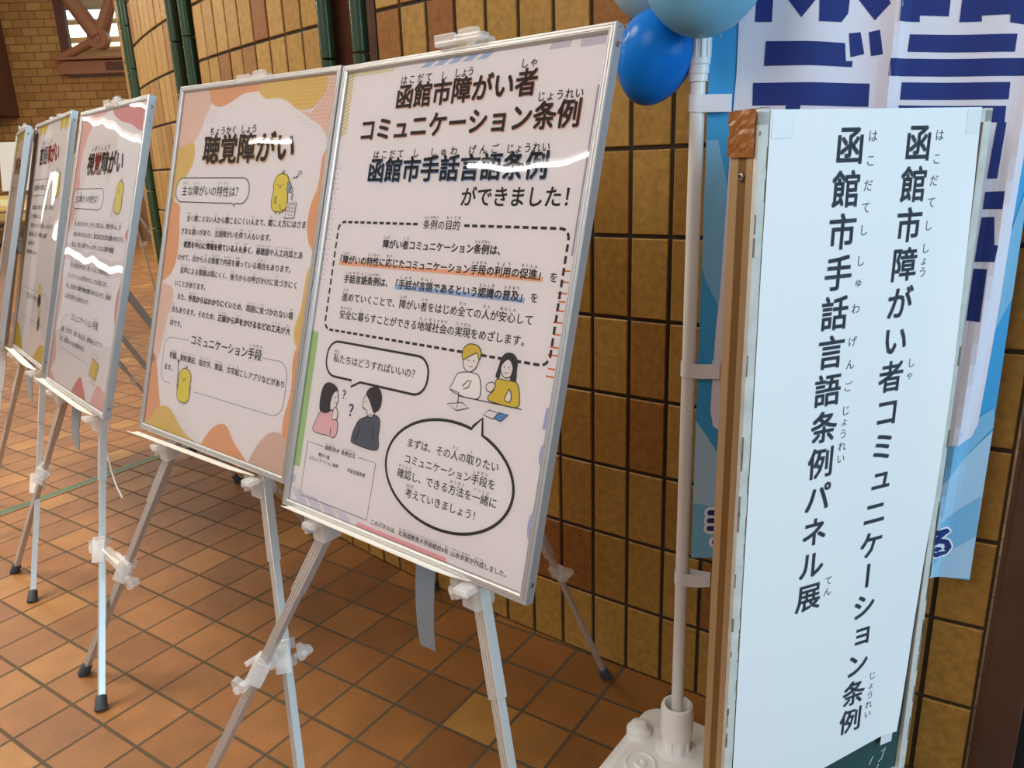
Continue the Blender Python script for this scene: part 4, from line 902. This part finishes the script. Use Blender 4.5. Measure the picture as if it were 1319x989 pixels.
ban = empty('nobori_banner', (PX, PY, 0), R(-13.6)); tag(ban, 'tall white and blue cloth banner hanging on the white pole behind the sign', 'banner')
def wave(x, z):
    fold = .006 * math.sin(x * 17 + z * 1.3) + .004 * math.sin(x * 41 - z * 2.0) + .002 * math.sin(z * 9 + x * 5)
    crease = -.010 * math.exp(-((x - .318 + (z - 1.45) * -.03) / .012) ** 2) + -.012 * math.exp(-((x - .535 - (z - 1.5) * .06) / .014) ** 2)
    return (fold + crease) * min(1, x / .08)
class Cloth(Sheet):
    def P(s, a, b, lay): x, z = a / 1000, b / 1000; return (x, wave(x, z) - .0007 * lay - .002, z)
    def grid(s, x0, x1, z0, z1, rgb, lay, nx=60, nz=90, back=False):
        o = len(s.v); vs = [s.P(x0 + (x1 - x0) * i / nx, z0 + (z1 - z0) * j / nz, lay) for j in range(nz + 1) for i in range(nx + 1)]
        s.add(vs, [(j * (nx + 1) + i, j * (nx + 1) + i + 1, (j + 1) * (nx + 1) + i + 1, (j + 1) * (nx + 1) + i) for j in range(nz) for i in range(nx)], ink(rgb))
    def poly(s, pts, rgb, lay, smooth=0, clip=True):
        """cut into thin strips so that the print follows the folds"""
        if smooth: pts = catmull(pts, smooth)
        xs = [p[0] for p in pts]; zs = [p[1] for p in pts]; nx = max(1, int((max(xs) - min(xs)) / 9)); nz = max(1, int((max(zs) - min(zs)) / 40))
        for i in range(nx):
            a0 = min(xs) + (max(xs) - min(xs)) * i / nx; a1 = min(xs) + (max(xs) - min(xs)) * (i + 1) / nx
            for j in range(nz):
                b0 = min(zs) + (max(zs) - min(zs)) * j / nz; b1 = min(zs) + (max(zs) - min(zs)) * (j + 1) / nz
                c = clip_rect(pts, a0, a1, b0, b1)
                c = [p for k, p in enumerate(c) if math.dist(p, c[k - 1]) > 1e-6]
                if len(c) >= 3: s.add([s.P(*p, lay) for p in c], [tuple(range(len(c)))], ink(rgb))
B1, B2, B3, NV, WT = (58, 160, 222), (120, 184, 226), (166, 206, 236), (20, 44, 120), (226, 224, 238)
c = Cloth()
c.grid(18, 556, 534, 2320, B1, 0, 64, 130)
# blue border facets
fk = 1.0
for pts, rgb in (([(17, 1387), (39, 1387), (60, 1302), (60, 1063), (27, 1128), (17, 1161)], B2), ([(17, 845), (39, 813), (66, 769), (66, 661), (16, 697)], B3), ([(16, 697), (66, 661), (189, 584), (305, 675), (383, 731), (484, 744), (556, 850), (556, 538), (16, 460)], B3),
                 ([(16, 662), (77, 649), (143, 478), (16, 460)], B2), ([(556, 1099), (535, 1039), (534, 1195), (556, 1305)], B2), ([(559, 860), (486, 744), (451, 692), (383, 731), (552, 895)], B2), ([(493, 656), (554, 716), (556, 631), (468, 546)], B2), ([(534, 1396), (556, 1469), (556, 1669), (535, 1597)], B2)):
    fk += .12; c.poly(clip_rect(pts, 18, 556, 534, 2300), rgb, fk)
c.poly([(65, 2270), (66, 1492), (63, 1432), (54, 1100), (50, 1045), (47, 959), (46, 864), (52, 832), (67, 821), (481, 817), (501, 821), (522, 835), (530, 861), (533, 960), (537, 1104), (540, 1488), (543, 2200)], WT, 2.6)
for pts in ([(94, 1655), (121, 1654), (121, 1578), (93, 1580)], [(146, 1610), (161, 1633), (203, 1631), (191, 1609), (168, 1581)], [(193, 1651), (246, 1648), (244, 1583), (234, 1570), (197, 1573)], [(260, 1603), (245, 1629), (296, 1627), (309, 1594), (288, 1570)], [(323, 1644), (401, 1641), (401, 1568), (356, 1572), (357, 1562), (324, 1565)], [(418, 1640), (525, 1635), (524, 1543), (489, 1551), (488, 1563), (449, 1565), (450, 1556), (418, 1558)],
            [(113, 1548), (180, 1543), (243, 1537), (247, 1508), (258, 1508), (258, 1498), (188, 1504), (112, 1508)], [(248, 1552), (267, 1553), (276, 1518), (254, 1514)], [(280, 1552), (297, 1555), (305, 1516), (287, 1514)], [(95, 1481), (197, 1476), (289, 1470), (290, 1432), (180, 1439), (96, 1443)],
            [(344, 1544), (502, 1533), (502, 1506), (343, 1517)], [(316, 1508), (525, 1495), (525, 1468), (315, 1480)], [(339, 1469), (502, 1460), (503, 1433), (339, 1441)], [(338, 1432), (501, 1423), (502, 1397), (341, 1404)],
            [(491, 1398), (505, 1397), (503, 1306), (488, 1306)], [(488, 1284), (515, 1285), (515, 1255), (488, 1255)], [(488, 1241), (506, 1242), (506, 1193), (516, 1194), (514, 1165), (486, 1164)], [(486, 1152), (505, 1152), (504, 1058), (485, 1059)], [(152, 1442), (176, 1439), (176, 1302), (152, 1301)]):
    c.poly(pts, NV, 3.6)
c.poly([(481, 986), (485, 972), (488, 953), (485, 922), (481, 912)], NV, 3)
for z in (640, 622, 604, 572): c.poly(rrect(42 + (12 if z < 580 else 0), 90, z - 13, z + 13, 12), (236, 240, 246), 3.2)
for z in (640, 622, 604, 572): c.poly(rrect(48 + (12 if z < 580 else 0), 90, z - 6, z + 6, 5.5), NV, 4.2)
for bo, rgb, lay in ((.10, (236, 240, 246), 3.2), (.045, NV, 4.4)):
    for ox, oy in [(bo * math.cos(k * PI / 6), bo * math.sin(k * PI / 6)) for k in range(12)]:
        vs, fs, adv = glyph('る', 0)
        for t3 in fs: c.poly([(489 + (vs[q][0] + ox - .5) * 70, 614 + (vs[q][1] + oy - .38) * 70) for q in t3], rgb, lay)
co = c.build('cloth', None, ban, True); co.data.set_sharp_from_angle(angle=R(60))
for z0, z1, d in ((1449, 1478, 0), (950, 968, 0), (484, 492, 0), (2000, 2030, 0)):
    f = MB(); zc, h = z0 / 1000, .030; n = 16
    pts = [(.060, -.006), (.03, -.014)] + [(.0155 * math.cos(R(a_)), .0155 * math.sin(R(a_))) for a_ in range(-60, -301, -20)] + [(.03, .004), (.060, -.001)]
    zs = [zc + (z1 - z0) / 1000 * (k / len(pts) * .3) for k in range(len(pts))]
    vs = [(a_, b_, zq - h / 2) for (a_, b_), zq in zip(pts, zs)] + [(a_, b_, zq + h / 2) for (a_, b_), zq in zip(pts, zs)]; m_ = len(pts)
    f.add(vs, [(i, i + 1, m_ + i + 1, m_ + i) for i in range(m_ - 1)]); f.build('loop', mat('loop_white', (232, 232, 240), .8), ban, True)

# ------------------------------------------------------------------ balloons
def balloon(name_label, c, r, rgb, axis, stretch, rough, knot=True):
    t = empty('balloon', c); tag(t, name_label, 'balloon', 'blue balloons over the banner pole')
    m = mat('latex_%d_%d_%d' % rgb, rgb, rough, 0, **{'Transmission Weight': .12, 'IOR': 1.2})
    prof = []
    for i in range(25):
        a_ = PI * i / 24; z = -math.cos(a_); rr = math.sin(a_) * (1 + .12 * z)
        prof.append((max(rr * r, .0005), z * r * stretch))
    q = Vector(axis).to_track_quat('Z', 'Y').to_matrix().to_4x4()
    f = MB(); f.lathe(prof, q, 40); f.build('latex_body', m, t, True)
    if knot:
        f = MB(); f.lathe([(.004, -r * stretch - .004), (.009, -r * stretch - .016), (.006, -r * stretch - .018)], q, 14); f.build('knot', m, t, True)
    return t
balloon('deep blue balloon beside the top corner of the ordinance poster', (.280, 1.50, 1.534), .070, (20, 116, 208), (.30, -.1, .95), 1.2, .22, False)
balloon('pale grey blue balloon partly hidden behind the others', (.292, 1.60, 1.69), .083, (176, 208, 218), (-.3, 0, 1), 1.06, .35, False)
bb = balloon('large light blue balloon in front of the pole top', (.335, 1.372, 1.652), .1045, (122, 188, 222), (.1, .3, 1), 1.03, .3, False)
f = MB(); f.tube([(.04, .09, -.06), (.052, .09, -.085), (.062, .09, -.11), (.066, .092, -.14), (.064, .095, -.155)], .0028, 8); f.build('ribbon', mat('ribbon_blue', (120, 180, 206), .4), bb, True)

# ------------------------------------------------------------------ standing sign
SY = R(22)
sg_ = empty('standing_sign', (.50671506, 1.17628386, 0), SY); tag(sg_, 'standing wooden sign board with tall white paper of vertical lettering, front right', 'sign')
M_wpaint = noisy(mat('old_white_paint', (214, 214, 206), .6), 30, .82, 1.04); M_wood = noisy(mat('sign_wood', (178, 146, 104), .6), 14, .7, 1.12, 0, 4, (1, 1, .12)); M_wood2 = noisy(mat('sign_wood_dark', (124, 88, 42), .6), 14, .75, 1.12, 0, 4, (1, 1, .12))
M_chalk = noisy(mat('chalkboard_green', (34, 74, 72), .7), 20, .9, 1.08)
DEP = .06; XL, XR, ZT = -.163, .300, 1.418
f = MB(); f.box(((XL + XR) / 2, .012, .76), (XR - XL - .03, .010, 1.30), None, M_chalk); f.build('chalkboard', None, sg_)
f = MB()
for x in (XL + .009, XR - .009): f.box((x, .004, .71), (.018, .010, 1.42 - .004), None, M_wpaint, .0015)
f.box(((XL + XR) / 2, .004, ZT - .012), (XR - XL, .010, .02), None, M_wpaint, .0015); f.box(((XL + XR) / 2, .004, .12), (XR - XL, .010, .03), None, M_wpaint, .0015); rr_ = random.Random(3)
for k in range(34):
    z = rr_.uniform(.05, 1.40); x = XL + rr_.choice([.0012, .0168]); f.box((x, -.0012, z), (rr_.uniform(.0016, .004), .0008, rr_.uniform(.004, .035)), None, mat('paint_chip', (120, 112, 96), .8))
for k in range(14):
    z = rr_.uniform(.2, 1.3); f.box((XR - .002, -.0012, z), (.004, .0008, rr_.uniform(.01, .09)), None, mat('paint_chip', (120, 112, 96), .8))
f.build('frame_strip', None, sg_)
for x in (XL, XR):
    s_ = 1 if x < 0 else -1
    f = MB(); f.box((x + s_ * .006, .0165, .708), (.012, .014, 1.416), None, M_wood, .001); f.box((x + s_ * .0075, .0325, .708), (.012, .018, 1.416), None, M_wood2, .001); f.box((x + s_ * .006, .0505, .708), (.012, .018, 1.416), None, M_wood, .001); f.build('side_post', None, sg_)
f = MB(); f.box(((XL + XR) / 2, .035, ZT - .008), (XR - XL - .024, .05, .012), None, M_wood2, .001); f.box(((XL + XR) / 2, .035, .10), (XR - XL - .024, .05, .02), None, M_wood2, .001); f.box(((XL + XR) / 2, .054, .76), (XR - XL - .02, .008, 1.30), None, mat('plywood', (168, 132, 88), .8)); f.build('crosspiece', None, sg_)
# crumpled brown packing tape round the top of the side post
M_tape = mat('packing_tape', (150, 98, 50), .22)
f = MB(); n = 10; vs = []
for j in range(n + 1):
    for i in range(9):
        y = .004 + .058 * i / 8; z = 1.419 - .064 * j / n
        vs.append((XL - .0022 - .0028 * rr_.random(), y, z))
f.add(vs, [(j * 9 + i, j * 9 + i + 1, (j + 1) * 9 + i + 1, (j + 1) * 9 + i) for j in range(n) for i in range(8)])
vs = [(XL + .002 + .02 * i / 4, y, 1.4195 + .0022 * rr_.random()) for i in range(5) for y in (.004, .02, .04, .062)]
f.add(vs, [(i * 4 + k, i * 4 + k + 1, (i + 1) * 4 + k + 1, (i + 1) * 4 + k) for i in range(4) for k in range(3)]); f.build('packing_tape', M_tape, sg_)
f = MB(); f.lathe([(.006, 0), (.006, .002), (.004, .003), (.004, .0006), (.0008, .0006)], Matrix.Translation((XL - .0002, .032, 1.327)) @ Matrix.Rotation(-PI / 2, 4, 'Y'), 16); f.build('screw', M_screw, sg_)
# paper with vertical lettering
M_paper = mat('sign_paper', (244, 246, 248), .55)
PYF = -.0024
f = Sheet(None, PYF - .0003); edgeR = [(.272, 1.419), (.2745, 1.30), (.272, 1.10), (.274, .90), (.277, .72), (.273, .55), (.266, .40), (.258, .30), (.252, .245)]
edgeL = [(-.146, 1.4175), (-.147, 1.2), (-.146, .95), (-.146, .68), (-.1455, .45), (-.145, .30), (-.143, .185)]
low = [(-.05, .19), (.051, .218), (.16, .232)]
nz = 40
def interp(e, z):
    for (x0, z0), (x1, z1) in zip(e, e[1:]):
        if z1 <= z <= z0: return x0 + (x1 - x0) * (z - z0) / (z1 - z0)
    return e[-1][0]
vs = []; nx = 12
for j in range(nz + 1):
    for i in range(nx + 1):
        t_ = i / nx; zt = 1.4175 + .0015 * t_; zb = .185 + (.245 - .185) * t_; z = zt + (zb - zt) * j / nz
        x = interp(edgeL, z) + (interp(edgeR, z) - interp(edgeL, z)) * t_
        y = PYF - (.010 * max(0, (t_ - .9) / .1) ** 2 * (.5 + .5 * math.sin(z * 7 + 1))); vs.append((x, y, z))
f.add(vs, [(j * (nx + 1) + i, j * (nx + 1) + i + 1, (j + 1) * (nx + 1) + i + 1, (j + 1) * (nx + 1) + i) for j in range(nz) for i in range(nx)], M_paper)
INKP = (82, 90, 102)
s = f
PIT = 63.0
def vcol(text, x0, x1, ztop, zend, rubies, cw=57):
    n = len(text)
    for i, ch in enumerate(text):
        t_ = i / (n - 1); x = x0 + (x1 - x0) * t_; z = ztop + (zend - ztop) * t_
        if ch == 'ー': s.char(ch, x, z, 58, INKP, 1, .02, None, -90)
        elif ch in 'ュョ': s.char(ch, x + 5, z + 5, 56, INKP, 1, .02)
        else: s.char(ch, x, z, cw, INKP, 1, .02)
    for ch, k in rubies:
        t_ = k / (n - 1); s.char(ch, x0 + (x1 - x0) * t_ + 43, ztop + (zend - ztop) * t_, 19 if ch not in 'ゅょゃ' else 17, INKP, 1, .0)
vcol('函館市手話言語条例パネル展', 4, -2, 1367, 612, [('は', -.2), ('こ', .36), ('だ', .94), ('て', 1.46), ('し', 2.0), ('し', 2.75), ('ゅ', 3.28), ('わ', 3.95), ('げ', 4.8), ('ん', 5.4), ('ご', 6.0), ('じ', 6.65), ('ょ', 6.95), ('う', 7.3), ('れ', 7.65), ('い', 8.0), ('て', 11.65), ('ん', 12.0)])
vcol('函館市障がい者コミュニケーション条例', 142, 131, 1368, 308, [('は', -.17), ('こ', .4), ('だ', .93), ('て', 1.47), ('し', 2.05), ('し', 2.63), ('ょ', 2.95), ('う', 3.25), ('し', 5.7), ('ゃ', 6.05), ('じ', 15.6), ('ょ', 15.95), ('う', 16.3), ('れ', 16.65), ('い', 17.0)])
paper = s.build('paper', None, sg_, True); paper['label'] = 'white paper with dark grey vertical lettering'
for x, y, z, a_, b_ in ((-.125, PYF - .0006, 1.398, .036, .038), (.256, PYF - .0006, 1.398, .03, .038), (.235, PYF + .0006, .232, .03, .03)):
    f = MB(); f.box((x, y, z), (a_, .0004, b_)); f.build('clear_tape', mat('clear_tape', (234, 238, 240), .4), paper)
s = Sheet(None, .0064)
for pts in ([(236, 190), (246, 196), (238, 170), (230, 166)], [(232, 160), (226, 140), (234, 132)], [(214, 186), (206, 168)]): s.stroke(pts, 2.4, (200, 214, 210), 1)
s.build('chalk_mark', None, sg_)

# ------------------------------------------------------------------ things far down the hall
ft = empty('counter_table', (-10.55, 17.0, 0)); tag(ft, 'pale wooden table with papers at the far left of the hall', 'table')
M_tw = mat('pale_table_wood', (206, 170, 110), .5)
f = MB(); f.box((0, 0, .74), (1.8, .7, .04), None, M_tw, .008); f.build('tabletop', None, ft)
f = MB(); f.box((0, -.3, .62), (1.7, .02, .18), None, M_tw); f.build('modesty_panel', None, ft)
for x in (-.82, .82):
    for y in (-.28, .28):
        f = MB(); f.bar((x, y, 0), (x, y, .72), .05, .05, (1, 0, 0), M_beamd, .005); f.build('leg', None, ft)
bx_ = MB(); bx_.box((-10.62, 17.0, .90), (.8, .45, .28), None, mat('yellow_box', (222, 190, 120), .6), .01); bx_.box((-10.62, 16.77, .9), (.3, .012, .14), None, mat('box_label', (240, 226, 170), .6)); tag(bx_.build('box'), 'yellowish box on the far table', 'box')
pp = MB(); pp.box((-10.25, 16.85, .764), (.5, .3, .008), Matrix.Rotation(.3, 3, 'Z'), M_paper); tag(pp.build('paper_stack'), 'white paper lying on the far table', 'paper')
ch = empty('chair', (-10.75, 16.2, 0), R(25)); tag(ch, 'dark office chair in front of the far table', 'chair'); M_ch = mat('dark_seat', (52, 44, 44), .7)
f = MB(); f.box((0, 0, .45), (.5, .5, .08), None, M_ch, .03); f.build('seat', None, ch)
f = MB(); f.box((0, -.24, .78), (.46, .06, .45), None, M_ch, .025); f.build('backrest', None, ch)
f = MB(); f.tube([(0, 0, .08), (0, 0, .42)], .03, 10); f.build('column', M_black, ch)
for k in range(5):
    a_ = k * 2 * PI / 5; f = MB(); f.tube([(0, 0, .1), (.28 * math.cos(a_), .28 * math.sin(a_), .05)], .02, 8); f.lathe([(.005, -.02), (.03, -.02), (.03, .02), (.005, .02)], Matrix.Translation((.28 * math.cos(a_), .28 * math.sin(a_), .032)) @ Matrix.Rotation(PI / 2, 4, 'X'), 12); f.build('leg', M_black, ch)
wb = empty('display_board', (-10.95, 18.2, 0)); tag(wb, 'white display board standing behind the far table', 'board')
f = MB(); f.box((0, 0, 1.65), (1.1, .05, 1.1), Matrix.Rotation(R(-12), 3, 'X'), mat('board_white', (240, 236, 224), .5), .01); f.build('board', None, wb)
f = MB(); f.box((-.02, -.06, 1.12), (1.16, .06, .05), None, M_beam); f.build('board_rail', None, wb)
for x in (-.45, .45):
    f = MB(); f.tube([(x, .05, 1.7), (x, .15, 0)], .025, 8); f.build('leg', M_screw, wb)
pf = empty('picture_frame', (-10.1, 18.4, 0)); tag(pf, 'pale framed stand leaning beside the far white board', 'frame')
f = MB()
for x in (-.25, .25): f.bar((x, 0, 0), (x * .8, .1, 1.9), .06, .04, (1, 0, 0), mat('pale_wood', (214, 196, 160), .6))
for z in (.9, 1.86): f.bar((-.24, .1 * z / 1.9, z), (.24, .1 * z / 1.9, z), .05, .04, (0, 1, 0), mat('pale_wood', (214, 196, 160), .6))
f.build('frame', None, pf); f = MB(); f.box((0, .1, 1.38), (.42, .02, .9), None, mat('frame_panel', (186, 156, 112), .7)); f.build('panel', None, pf)
# brown backed board on an easel far behind, seen from its back
be = easel((-3.70, 7.80, 0), 138, 'distant easel seen from behind between the pink poster and the wall', (-.3, .2))
bp = empty('poster_panel', M=panel_matrix((-3.70, 7.80, 1.135), 138, 16.9, 0)); tag(bp, 'brown backed board on a distant easel, seen from behind', 'poster', 'framed posters on easels')
link('frame', frame_mesh(), bp); f = MB(); f.box((0, .008, 0), (.616, .014, .868), None, mat('brown_board', (150, 112, 70), .8)); f.build('backing_board', None, bp)
